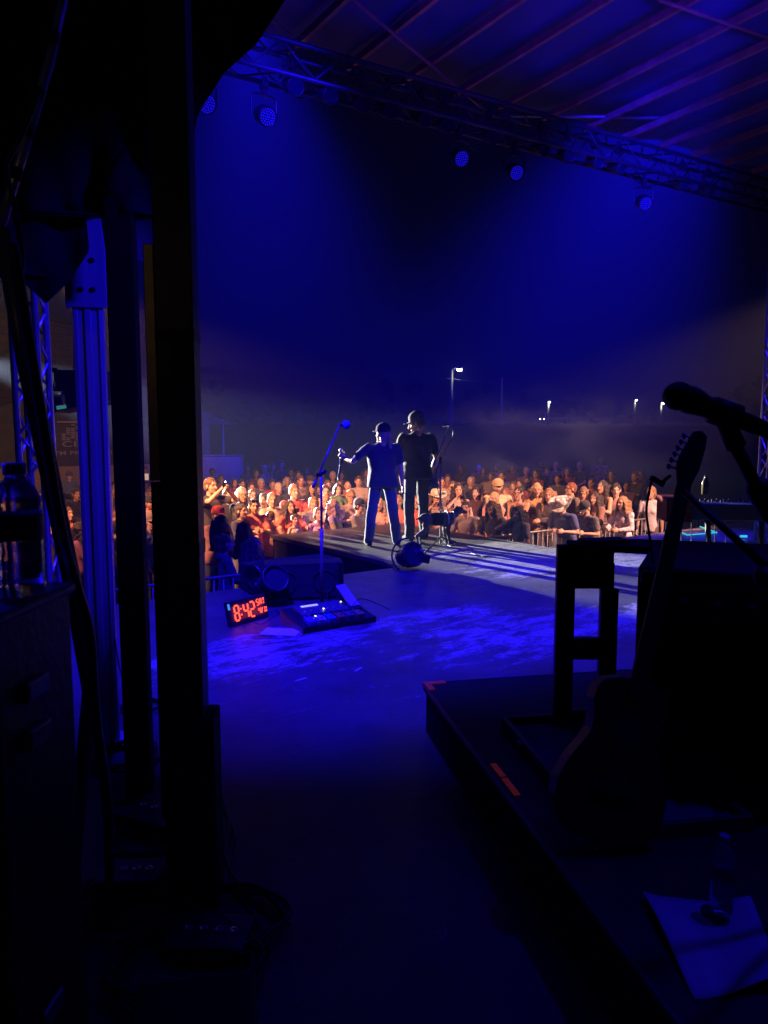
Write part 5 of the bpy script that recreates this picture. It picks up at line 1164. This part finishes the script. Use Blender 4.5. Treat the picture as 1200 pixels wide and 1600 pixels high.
# small things beside the case
for px, py, z, lab in ((102, 800, 1.30, ''),):
    pass
db = empty('power_box', (-.40, 1.5, 0), R(10), 'black power distribution box on the floor behind the tall case', 'box')
q = MB(); q.box((0, 0, .21), (.26, .24, .42)); q.build('body', black_matte, db, bevel=.01)
for i in range(3): q = MB(); q.box((.133, -.06 + .06 * i, .30), (.008, .035, .045)); q.build('socket', mat('socket_blue', (.10, .14, .3), .4), db, bevel=.003)
def coil(px, py, r, n, lab, rad=.006, z=0.0):
    c = flr(px, py); pts = []; rr_ = random.Random(px)
    for i in range(n * 14):
        a = 2 * math.pi * i / 14; k = r * (1 + .12 * rr_.uniform(-1, 1)); pts.append(c + Vector((k * math.cos(a), k * .9 * math.sin(a), .008 + .009 * (i / 14) + z + .004 * rr_.random())))
    cable(pts, rad, lab, None, 3, name='cable_coil')
    return c
coil(222, 1108, .12, 3, 'thin cable coil on the blue deck behind the slim post')
coil(195, 1190, .17, 5, 'cable coil at the foot of the slim post')
coil(232, 1320, .15, 4, 'cable coil between the case and the thick post')
coil(190, 1420, .16, 6, 'heap of coiled cable at the bottom left')
coil(350, 1450, .20, 5, 'cable coil right of the thick post at the bottom')
coil(290, 1520, .22, 6, 'large cable coil at the bottom in front of the thick post')
cable([flr(345, 1240), flr(358, 1290), flr(352, 1340), flr(385, 1400), flr(430, 1440)], .010, 'black cable snaking right from the foot of the thick post')
cable([flr(342, 1250), flr(368, 1310), flr(362, 1380), flr(400, 1440), flr(418, 1500), flr(380, 1600)], .008, 'second cable running down beside the first one at the bottom')
cable([flr(160, 1260), flr(205, 1240), flr(260, 1170), flr(272, 1130)], .006, 'cable crossing the deck between the posts')
cable([at(178, 990, 3.9), at(186, 1040, 3.8), at(196, 1075, 3.7), flr(204, 1120)], .004, 'thin wire hanging against the blue deck beside the blue post')
for (px, py, s_, h_2, lab) in ((250, 1290, .30, .07, 'flat black box on the floor left of the thick post'), (205, 1400, .22, .10, 'small black box among the cables at the bottom left'), (330, 1480, .25, .06, 'low black box right of the thick post base')):
    c = flr(px, py); q = MB(); bo = empty('stage_box', c, rnd.uniform(-.5, .5), lab, 'box'); q.box((0, 0, h_2 / 2), (s_, s_ * .7, h_2)); q.build('body', mat('box_grey', (.06, .06, .07), .4, .2), bo, bevel=.008)
    q = MB()
    for i in range(4): q = MB(); q.lathe((-s_ * .3 + s_ * .2 * i, 0, h_2), [(.014, 0), (.014, .006), (.009, .006), (.009, .002)], 12); q.build('socket', chrome, bo, True)
# warm lit pipe with ties, top left
pp_ = [at(112, -60, 1.75), at(78, 95, 1.7), at(40, 225, 1.65), at(2, 350, 1.6)]
pi = empty('tent_pipe', pp_[0], 0, 'sloping metal pipe catching warm light at the top left, cables tied to it', 'pipe')
q = MB(); q.tube([x - pp_[0] for x in pp_], .010, 12); q.build('tube', mat('pipe_metal', (.55, .50, .45), .35, .8, .2, 12), pi, True)
for t in (.30, .52, .66, .82):
    c = pp_[0].lerp(pp_[3], t) - pp_[0]; dd = (pp_[3] - pp_[0]).normalized(); q = MB(); q.tube([c - dd * .012, c + dd * .012], .0155, 10); q.build('tie', black_matte, pi, True)
cable([at(60, 150, 1.6), at(30, 220, 1.58), at(10, 260, 1.58), at(20, 310, 1.56), at(35, 400, 1.6), at(28, 470, 1.7)], .005, 'thin cable drooping from the warm lit pipe')
# hanging dark canvas, upper left : a folded cloth with its own distance and thickness
def canvas(outline, Y0, slope, lab, m, folds=.05, nx=44, ny=44):
    xs = [x for x, y in outline]; ys = [y for x, y in outline]; x0, x1, y0, y1 = min(xs), max(xs), min(ys), max(ys)
    def span(y):
        it = []
        for i in range(len(outline)):
            (xa, ya), (xb, yb) = outline[i], outline[(i + 1) % len(outline)]
            if (ya <= y < yb) or (yb <= y < ya): it.append(xa + (xb - xa) * (y - ya) / (yb - ya))
        return (min(it), max(it)) if len(it) >= 2 else None
    vs = []; 
    for j in range(ny + 1):
        y = y0 + (y1 - y0) * min(max(j / ny, .001), .999); sp = span(y)
        for i in range(nx + 1):
            x = sp[0] + (sp[1] - sp[0]) * i / nx; Yy = Y0 + slope * (x - x0) / 1000 + folds * math.sin(x * .035 + y * .011) + folds * .5 * math.sin(x * .09 - y * .02); vs.append(at(x, y, Yy))
    q = MB(); q.add(vs, [(j * (nx + 1) + i, j * (nx + 1) + i + 1, (j + 1) * (nx + 1) + i + 1, (j + 1) * (nx + 1) + i) for j in range(ny) for i in range(nx)])
    o = q.build('canvas_drape', m, None, True); sd_ = o.modifiers.new('t', 'SOLIDIFY'); sd_.thickness = .004; return tag(o, lab, 'canvas')
canvas([(-260, -260), (560, -260), (446, 0), (400, 70), (352, 112), (308, 178), (296, 260), (300, 372), (240, 330), (206, 225), (180, 262), (135, 335), (-260, 335)], 3.0, .8, 'dark canvas hanging across the whole upper left corner', tarp_m)
canvas([(-260, 335.5), (134, 335.5), (140, 392), (108, 440), (72, 474), (22, 428), (-260, 428)], 3.02, .8, 'lower flap of dark canvas ending above the truss tower', tarp_m, .03, 30, 14)
canvas([(212, 222), (240, 330), (248, 420), (200, 400), (150, 400), (136, 350), (170, 280)], 4.4, .2, 'pale canvas flap lit blue behind the dark canvas and slim post', mat('pale_canvas', (.30, .30, .34), .8, 0, .2, 5, .4), .04, 14, 20)

# ---------------------------------------------------------------- beyond the crowd
# banner tent at the left
ta_, tb_ = at(40, 770, 26), at(330, 770, 30)
bn = empty('banner_tent', (ta_.x, ta_.y, GZ), math.atan2((tb_ - ta_).y, (tb_ - ta_).x), 'dark mixing tent with a printed banner behind the crowd at the left', 'tent')
Lb = (tb_ - ta_).length; zb0 = at(60, 730, 26).z - GZ; zb1 = at(60, 662, 26).z - GZ
dk = mat('tent_cloth', (.075, .06, .055), .8, 0, .3, 2, .3)
q = MB(); q.box((Lb / 2 - 1, .03, (zb0 + zb1) / 2), (Lb + 2, .04, zb1 - zb0)); ban = q.build('banner', dk, bn)
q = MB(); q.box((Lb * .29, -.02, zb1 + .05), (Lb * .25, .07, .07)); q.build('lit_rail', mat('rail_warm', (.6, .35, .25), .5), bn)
q = MB(); q.box((Lb / 2 - 1, .02, zb0 / 2 + .25), (Lb + 2, .03, zb0 - .52)); q.build('valance', mat('pale_panel', (.42, .26, .20), .8, 0, .15, 2), bn)
for x in (-1.9, Lb * .3, Lb * .62, Lb + .6): q = MB(); q.tube([(x, .1, 0), (x, .1, zb1 + .2)], .04, 8); q.build('leg', steel, bn, True)
q = MB(); rw = 4.0; hh = zb1 + 1.5
q.add([(-2, -.1, zb1), (Lb + 1, -.1, zb1), (Lb + 1, rw, zb1), (-2, rw, zb1), (Lb / 2, rw / 2, hh + .6)], [(0, 1, 4), (1, 2, 4), (2, 3, 4), (3, 0, 4)]); q.build('canopy', dk, bn)
lm2 = mat('banner_print', (.40, .33, .30), .7, 0, .1, 4)
def btxt(txt, px, py, hpx, parent, sx=1.0):
    me = text_mesh(txt, 1.0, .01, 1.05, .012); o = bpy.data.objects.new('lettering', me); COL.objects.link(o); me.materials.clear(); me.materials.append(lm2)
    o.parent = parent; t = (px - 40) / 290; p = at(px, py, 26 + 4 * t); M = Matrix.Rotation(-bn.rotation_euler.z, 3, 'Z'); l = M @ (p - bn.location)
    h = hpx / F * (26 + 4 * t) / .70; o.location = (l.x, -.008, l.z); o.scale = (h * sx, h, h); o.rotation_euler = (R(90), 0, 0); return o
btxt('FM PRO AUDIO', 85, 711, 6.0, ban, 1.62)
btxt('CEI', 96, 698, 8.5, ban, 1.9)
M = Matrix.Rotation(-bn.rotation_euler.z, 3, 'Z'); q = MB()
for c_, nrow in enumerate((5, 7, 9, 8)):
    for r_ in range(nrow):
        if (c_ * 3 + r_ * 5) % 7 == 6: continue
        px = 99 + c_ * 7; py = 687 - r_ * 2.9 if c_ else 687 - r_ * 2.9
        l = M @ (at(px, py, 26 + 4 * (px - 40) / 290) - bn.location); q.box((l.x, -.012, l.z), (.125, .012, .042))
q.build('logo_bars', lm2, ban)
# mixing desk and rack under it
dd_ = at(122, 742, 22); ds = empty('mixing_desk', (dd_.x, dd_.y, GZ), .1, 'mixing desk with a stacked equipment rack below the banner', 'desk')
q = MB(); q.box((-.55, 0, .95), (1.3, .6, .10)); q.build('console', black_paint, ds, bevel=.02)
q = MB(); q.box((.3, 0, .62), (.62, .5, 1.2)); rk = q.build('rack', mat('rack_wood', (.10, .06, .05), .6), ds, bevel=.01)
for i in range(5): q = MB(); q.box((.3, -.26, .25 + .2 * i), (.52, .02, .12)); q.build('rack_unit', mat('rack_face', (.32, .24, .22), .4, .3, .5, 30), rk)
for x in (-1.1, -.1): q = MB(); q.tube([(x, 0, 0), (x, 0, .9)], .025, 8); q.build('leg', steel, ds, True)
sc0 = at(224, 745, 22.5); scs = empty('screen', sc0, .1, 'small bright laptop screen glowing between the two black posts', 'screen')
q = MB(); q.box((0, 0, 0), (.34, .03, .22)); q.build('housing', black_paint, scs, bevel=.01); q = MB(); q.box((0, -.018, 0), (.31, .004, .19)); q.build('panel', mat('lit_panel', (.8, .7, .6), .4, emit=(1, .8, .65), es=.35), scs)
q = MB(); q.tube([(0, .02, -.1), (0, .05, sc0.z * -1 + GZ)], .02, 8); q.build('stand', steel, scs)
# pale fence panels
for (xa, xb, y0, y1, Y, lab) in ((300, 378, 712, 752, 26, 'pale fence panel standing behind the raised phone'), (252, 290, 722, 750, 27, 'narrow pale fence panel partly behind the thick post'), (188, 214, 716, 742, 27, 'pale fence panel between the posts behind the small screen')):
    p0_2, p1_2 = at(xa, y0, Y), at(xb, y0, Y + .6); fp = empty('fence_panel', (p0_2.x, p0_2.y, GZ), math.atan2((p1_2 - p0_2).y, (p1_2 - p0_2).x), lab, 'fence')
    L3 = (p1_2 - p0_2).length; H3 = p0_2.z - GZ
    q = MB(); q.box((L3 / 2, 0, H3 / 2), (L3 - .1, .02, H3 - .1)); q.build('sheet', mat('pale_panel', (.42, .26, .20), .8, 0, .15, 2), fp)
    for x in (0, L3): q = MB(); q.tube([(x, 0, 0), (x, 0, H3)], .04, 8); q.build('upright', steel, fp, True)
    q = MB(); q.tube([(0, 0, H3), (L3, 0, H3)], .03, 8); q.build('top_rail', steel, fp, True)
# stadium stand wall behind, dark brick
wl = at(20, 560, 40); w2 = at(215, 560, 48); bd = empty('brick_building', (wl.x, wl.y, GZ), math.atan2((w2 - wl).y, (w2 - wl).x), 'dark brick building far behind at the left edge', 'building')
Lw = (w2 - wl).length; Hw = at(60, 498, 41).z - GZ
bm_ = bpy.data.materials.new('dark_brick'); bm_.use_nodes = True; N = bm_.node_tree.nodes; L = bm_.node_tree.links
bt_ = N.new('ShaderNodeTexBrick'); bt_.inputs['Scale'].default_value = 1.0; bt_.inputs['Color1'].default_value = (.20, .10, .07, 1); bt_.inputs['Color2'].default_value = (.14, .07, .05, 1); bt_.inputs['Mortar'].default_value = (.05, .04, .04, 1)
bt_.inputs['Brick Width'].default_value = .9; bt_.inputs['Row Height'].default_value = .4; bt_.inputs['Mortar Size'].default_value = .03
tc_ = N.new('ShaderNodeTexCoord'); mp_ = N.new('ShaderNodeMapping'); mp_.inputs['Rotation'].default_value = (R(90), 0, 0); L.new(tc_.outputs['Object'], mp_.inputs[0]); L.new(mp_.outputs[0], bt_.inputs['Vector']); L.new(bt_.outputs[0], N['Principled BSDF'].inputs['Base Color'])
q = MB(); q.box((Lw / 2 - 4, 3, Hw / 2), (Lw + 8, 6, Hw)); q.build('wall', bm_, bd)
q = MB(); q.box((Lw / 2 - 4, 2.9, Hw + .15), (Lw + 8.6, 6.8, .3)); q.build('roof_edge', black_matte, bd)
for i in range(5):
    for z in (Hw * .35, Hw * .68): q = MB(); q.box((-4 + i * 3.0, -.02, z), (1.3, .08, 1.4)); q.build('window', mat('dark_glass', (.03, .03, .05), .12), bd)
# hanging follow lamp unit and loudspeaker near the tower
lp = at(87, 622, 9.0); la = empty('spot_head', lp, R(12), 'grey cylindrical lamp head glinting beside the left truss tower', 'stage light')
Mr = Euler((0, R(90), 0)).to_matrix(); q = MB(); q.lathe((0, 0, 0), [(.05, -.09), (.075, -.085), (.08, .06), (.085, .065), (.085, .09), (.07, .09)], 18, Mr); q.build('housing', mat('lamp_grey', (.5, .5, .5), .35, .5), la, True)
q = MB(); q.tube([(0, 0, 0), (0, 0, .30)], .012, 6); q.box((0, 0, .32), (.06, .06, .05)); q.build('hanger', black_paint, la)
q = MB(); q.ell((-.03, -.05, .16), (.012, .012, .012), None, 8, 6); q.build('indicator_led', mat('white_led', (1, 1, 1), .3, emit=(1, 1, .9), es=8), la)
hs_ = at(140, 610, 9.6); hg = empty('hanging_loudspeaker', hs_, R(-8), 'dark hanging loudspeaker with a turquoise sticker left of the blue post', 'loudspeaker')
q = MB(); q.prism([(-.42, -.28), (.32, -.14), (.32, .22), (-.30, .24)], (0, 0, 0), (1, 0, 0), (0, 0, 1), .5); q.build('cabinet', mat('speaker_blue_black', (.04, .04, .05), .6), hg, bevel=.02)
q = MB(); Ms = Euler((0, R(-9), 0)).to_matrix(); q.box(at(112, 637, 9.6) - hs_ + Vector((0, -.262, 0)), (.125, .006, .045), Ms); q.build('sticker', mat('turquoise_sticker_glow', (.15, .75, .7), .5, emit=(.1, .6, .55), es=.25), hg)  # sticker colour is helped by a faint added glow
for x in (-.2, .2): q = MB(); q.tube([(x, 0, .2), (x * .3, 0, 2.6)], .008, 6); q.build('sling', steel, hg)

# ---------------------------------------------------------------- the dark lot behind: poles, lamps, cars
def street_lamp(px, ytop, Y, lab, arm=.9, watt=500, lit=True, hpx=None, col=(1, .93, .72), r=.10):
    p = at(px, ytop, Y); h = p.z - GZ; h = p.z - lotz(p.y); sl_ = empty('street_lamp' if lit else 'utility_pole', (p.x, p.y, lotz(p.y)), 0, lab, 'street lamp' if lit else 'pole')
    q = MB(); q.tube([(0, 0, 0), (0, 0, h)], [.16, .09], 8); q.build('pole', mat('pole_grey', (.16, .15, .14), .9), sl_, True)
    if lit:
        q = MB(); q.tube([(0, 0, h - .15), (arm * .5, -.1, h + .15), (arm, -.2, h + .18)], .045, 6); q.build('arm', steel, sl_, True)
        q = MB(); q.lathe((arm, -.2, h + .08), [(.10, .14), (.20, .0), (.22, -.06), (.16, -.06)], 14); hd = q.build('lamp_head', steel, sl_, True)
        q = MB(); q.ell((arm, -.2, h - .02), (r, r, r * .85), None, 12, 8); q.build('bulb', mat('lamp_glow', (1, 1, 1), .3, emit=col, es=28), hd, True)
        l = bpy.data.lights.new('lamp_light', 'POINT'); l.energy = watt; l.color = col; l.shadow_soft_size = .12
        lo2 = bpy.data.objects.new('lamp_light', l); COL.objects.link(lo2); lo2.parent = sl_; lo2.location = (arm, -.2, h - .28)
    return sl_
sA = street_lamp(706, 577, 62, 'tall lit street lamp on a wooden pole above the tall performer', .58, 60, r=.20)
street_lamp(857, 628, 78, 'low lit lamp in the lot right of the middle', .05, 25, r=.11)
street_lamp(992, 625, 88, 'lit lamp in the lot, left one of the far right pair', .1, 25, r=.10)
street_lamp(1033, 630, 82, 'lit lamp in the lot next to the foreground microphone', .1, 35, r=.13)
street_lamp(785, 590, 66, 'bare unlit pole right of the tall street lamp', lit=False)
pw = sA.location.copy(); hA = at(706, 592, 62).z
cable([at(640, 592, 70), at(690, 592.5, 63), Vector((pw.x, pw.y, hA)), at(760, 598, 66), at(785, 600, 66)], .009, 'overhead wire strung across the tall street lamp pole', m=mat('wire_grey', (.4, .4, .45), .6), name='overhead_wire')
q = MB(); 
def car(px, py, Y, yaw, col, lab, lights=False):
    p = at(px, py, Y); c = empty('parked_car', (p.x, p.y, lotz(p.y)), yaw, lab, 'car', 'cars parked in the dark lot')
    paint = mat('car_paint', col, .25, .3, .05)
    q = MB(); prof = [(-2.2, .35), (-2.25, .75), (-2.1, .95), (-1.25, 1.02), (-.65, 1.45), (.75, 1.47), (1.45, 1.05), (2.15, .95), (2.25, .65), (2.2, .32)]
    q.prism(prof, (0, 0, 0), (1, 0, 0), (0, 0, 1), 1.72); q.build('body', paint, c, bevel=.08)
    q = MB(); gl = [(-1.10, 1.04), (-.60, 1.40), (.70, 1.42), (1.28, 1.06)]; q.prism(gl, (0, 0, 0), (1, 0, 0), (0, 0, 1), 1.735); q.build('side_windows', mat('dark_glass', (.03, .03, .05), .12), c)
    for x in (-1.4, 1.4):
        for y in (-.82, .82): q = MB(); q.lathe((x, y, .33), [(.33, -.1), (.33, .1), (.2, .11), (0, .11)], 18, Euler((R(90 if y < 0 else -90), 0, 0)).to_matrix()); w_ = q.build('wheel', rubber, c, True)
    for y in (-.6, .6): q = MB(); q.ell((2.22, y, .72), (.05, .13, .08), None, 10, 6); q.build('headlight', mat('lit_headlight', (1, 1, 1), .2, emit=(1, .95, .8), es=40) if lights else chrome, c, True)
car(866, 661, 124, R(-160), (.30, .30, .32), 'pale car with a glinting front under the low lamp', True)
car(700, 655, 128, R(8), (.12, .12, .13), 'grey car below the tall street lamp')
car(735, 657, 132, R(4), (.05, .05, .06), 'dark car next to the grey one below the tall street lamp')
car(945, 668, 122, R(4), (.14, .14, .15), 'grey car faintly visible at the right of the lot')
car(910, 668, 126, R(0), (.08, .08, .09), 'dark grey car left of the faint grey one')
car(1110, 668, 124, R(0), (.08, .08, .09), 'dark car at the far right of the lot behind the microphone clip')

# tree shaped dark mass added to black out the horizon behind the lot
q = MB(); rt = random.Random(5)
for i in range(420):
    x = -150 + 300 * rt.random(); y = 139.5 + 3 * rt.random(); hgt = 5.5 + 2.6 * math.sin(x * .11) + 1.6 * math.sin(x * .37 + 1) + rt.uniform(-1.4, 1.2)
    zz = lotz(140) + rt.random() * hgt; rr_ = rt.uniform(.6, 1.9)
    q.ell((x, y, zz), (rr_ * 1.2, rr_, rr_ * .8), Euler((rt.random(), rt.random(), rt.random())).to_matrix(), 7, 5)
tag(q.build('dark_horizon_mass', mat('horizon_mass_dark', (.02, .03, .02), .9, 0, .5, 2, .6, spec=.1)), kind='stuff')
# cables looped along the lighting truss
for i, (xa, xb) in enumerate(((420, 520), (560, 660), (690, 800), (820, 950), (960, 1060))):
    a_, b_ = truss_at(xa) + Vector((0, 0, .1)), truss_at(xb) + Vector((0, 0, .1)); m_ = a_.lerp(b_, .5) - Vector((0, 0, .16 + .06 * (i % 3)))
    cable([a_, a_.lerp(m_, .55) - Vector((0, 0, .03)), m_, m_.lerp(b_, .5), b_], .010, ORD[i] + ' cable loop from the left sagging under the lighting truss', 'cable loops under the truss')
for px, py, an_ in ((700, 1012, .3), (560, 1046, 1.1), (470, 1062, .8), (770, 985, .1)):
    c = flr(px, py); q = MB(); q.box(c + Vector((0, 0, .002)), (.09, .018, .002), (0, 0, an_)); tag(q.build('spike_tape', mat('white_tape', (.6, .6, .58), .6, 0, .3, 40)), {700: 'short tape mark on the deck right of the pale worn patch', 560: 'short tape mark on the deck in front of the pedalboard', 470: 'tape mark on the deck nearest the thick post', 770: 'tape mark on the deck nearest the equipment stand'}[px], 'tape mark', 'tape marks on the deck')
# folds of gaffer tape and screws on the thick post
for z, hh in ((1.25, .05), (1.95, .04)):
    q = MB(); q.box((0, 0, z), (wd + .004, wd + .004, hh)); q.build('tape_band', mat('gaffer_tape', (.03, .03, .03), .5, 0, .4, 50, .4), po)
# ---------------------------------------------------------------- air
def haze():
    q = MB(); q.box((0, 66, 5.5), (230, 158, 15.4)); o = q.build('haze', [])
    m = bpy.data.materials.new('haze'); m.use_nodes = True; N = m.node_tree.nodes; N.clear()
    out = N.new('ShaderNodeOutputMaterial'); v = N.new('ShaderNodeVolumePrincipled')
    v.inputs['Density'].default_value = .0028; v.inputs['Color'].default_value = (.50, .64, 1.0, 1); v.inputs['Anisotropy'].default_value = .0
    m.node_tree.links.new(v.outputs[0], out.inputs['Volume']); o.data.materials.append(m); tag(o, kind='stuff')
haze()

# drifting smoke beyond the runway
q = MB(); q.ell((3.0, 15.2, 1.35), (3.6, 2.6, 1.25), None, 24, 14); so = q.build('stage_smoke', [])
m = bpy.data.materials.new('smoke'); m.use_nodes = True; N = m.node_tree.nodes; L = m.node_tree.links; N.clear()
out = N.new('ShaderNodeOutputMaterial'); v = N.new('ShaderNodeVolumePrincipled'); tc = N.new('ShaderNodeTexCoord'); nz = N.new('ShaderNodeTexNoise'); mp = N.new('ShaderNodeMapping')
mp.inputs['Scale'].default_value = (.55, .5, 1.1); nz.inputs['Scale'].default_value = 1.3; nz.inputs['Detail'].default_value = 4; nz.inputs['Distortion'].default_value = .8
L.new(tc.outputs['Object'], mp.inputs[0]); L.new(mp.outputs[0], nz.inputs['Vector'])
sub_ = N.new('ShaderNodeVectorMath'); sub_.operation = 'SUBTRACT'; sub_.inputs[1].default_value = (3.0, 15.2, 1.35); L.new(tc.outputs['Object'], sub_.inputs[0])
dv = N.new('ShaderNodeVectorMath'); dv.operation = 'DIVIDE'; dv.inputs[1].default_value = (3.6, 2.6, 1.25); L.new(sub_.outputs[0], dv.inputs[0])
ln = N.new('ShaderNodeVectorMath'); ln.operation = 'LENGTH'; L.new(dv.outputs[0], ln.inputs[0])
fa = N.new('ShaderNodeMapRange'); fa.inputs['From Min'].default_value = 1.0; fa.inputs['From Max'].default_value = .35; L.new(ln.outputs['Value'], fa.inputs[0])
cl = N.new('ShaderNodeMapRange'); cl.inputs['From Min'].default_value = .44; cl.inputs['From Max'].default_value = .72; cl.inputs['To Max'].default_value = .075; L.new(nz.outputs['Fac'], cl.inputs[0])
mu = N.new('ShaderNodeMath'); mu.operation = 'MULTIPLY'; L.new(fa.outputs[0], mu.inputs[0]); L.new(cl.outputs[0], mu.inputs[1]); L.new(mu.outputs[0], v.inputs['Density'])
v.inputs['Color'].default_value = (.42, .62, 1, 1); L.new(v.outputs[0], out.inputs['Volume']); so.data.materials.append(m); tag(so, kind='stuff')
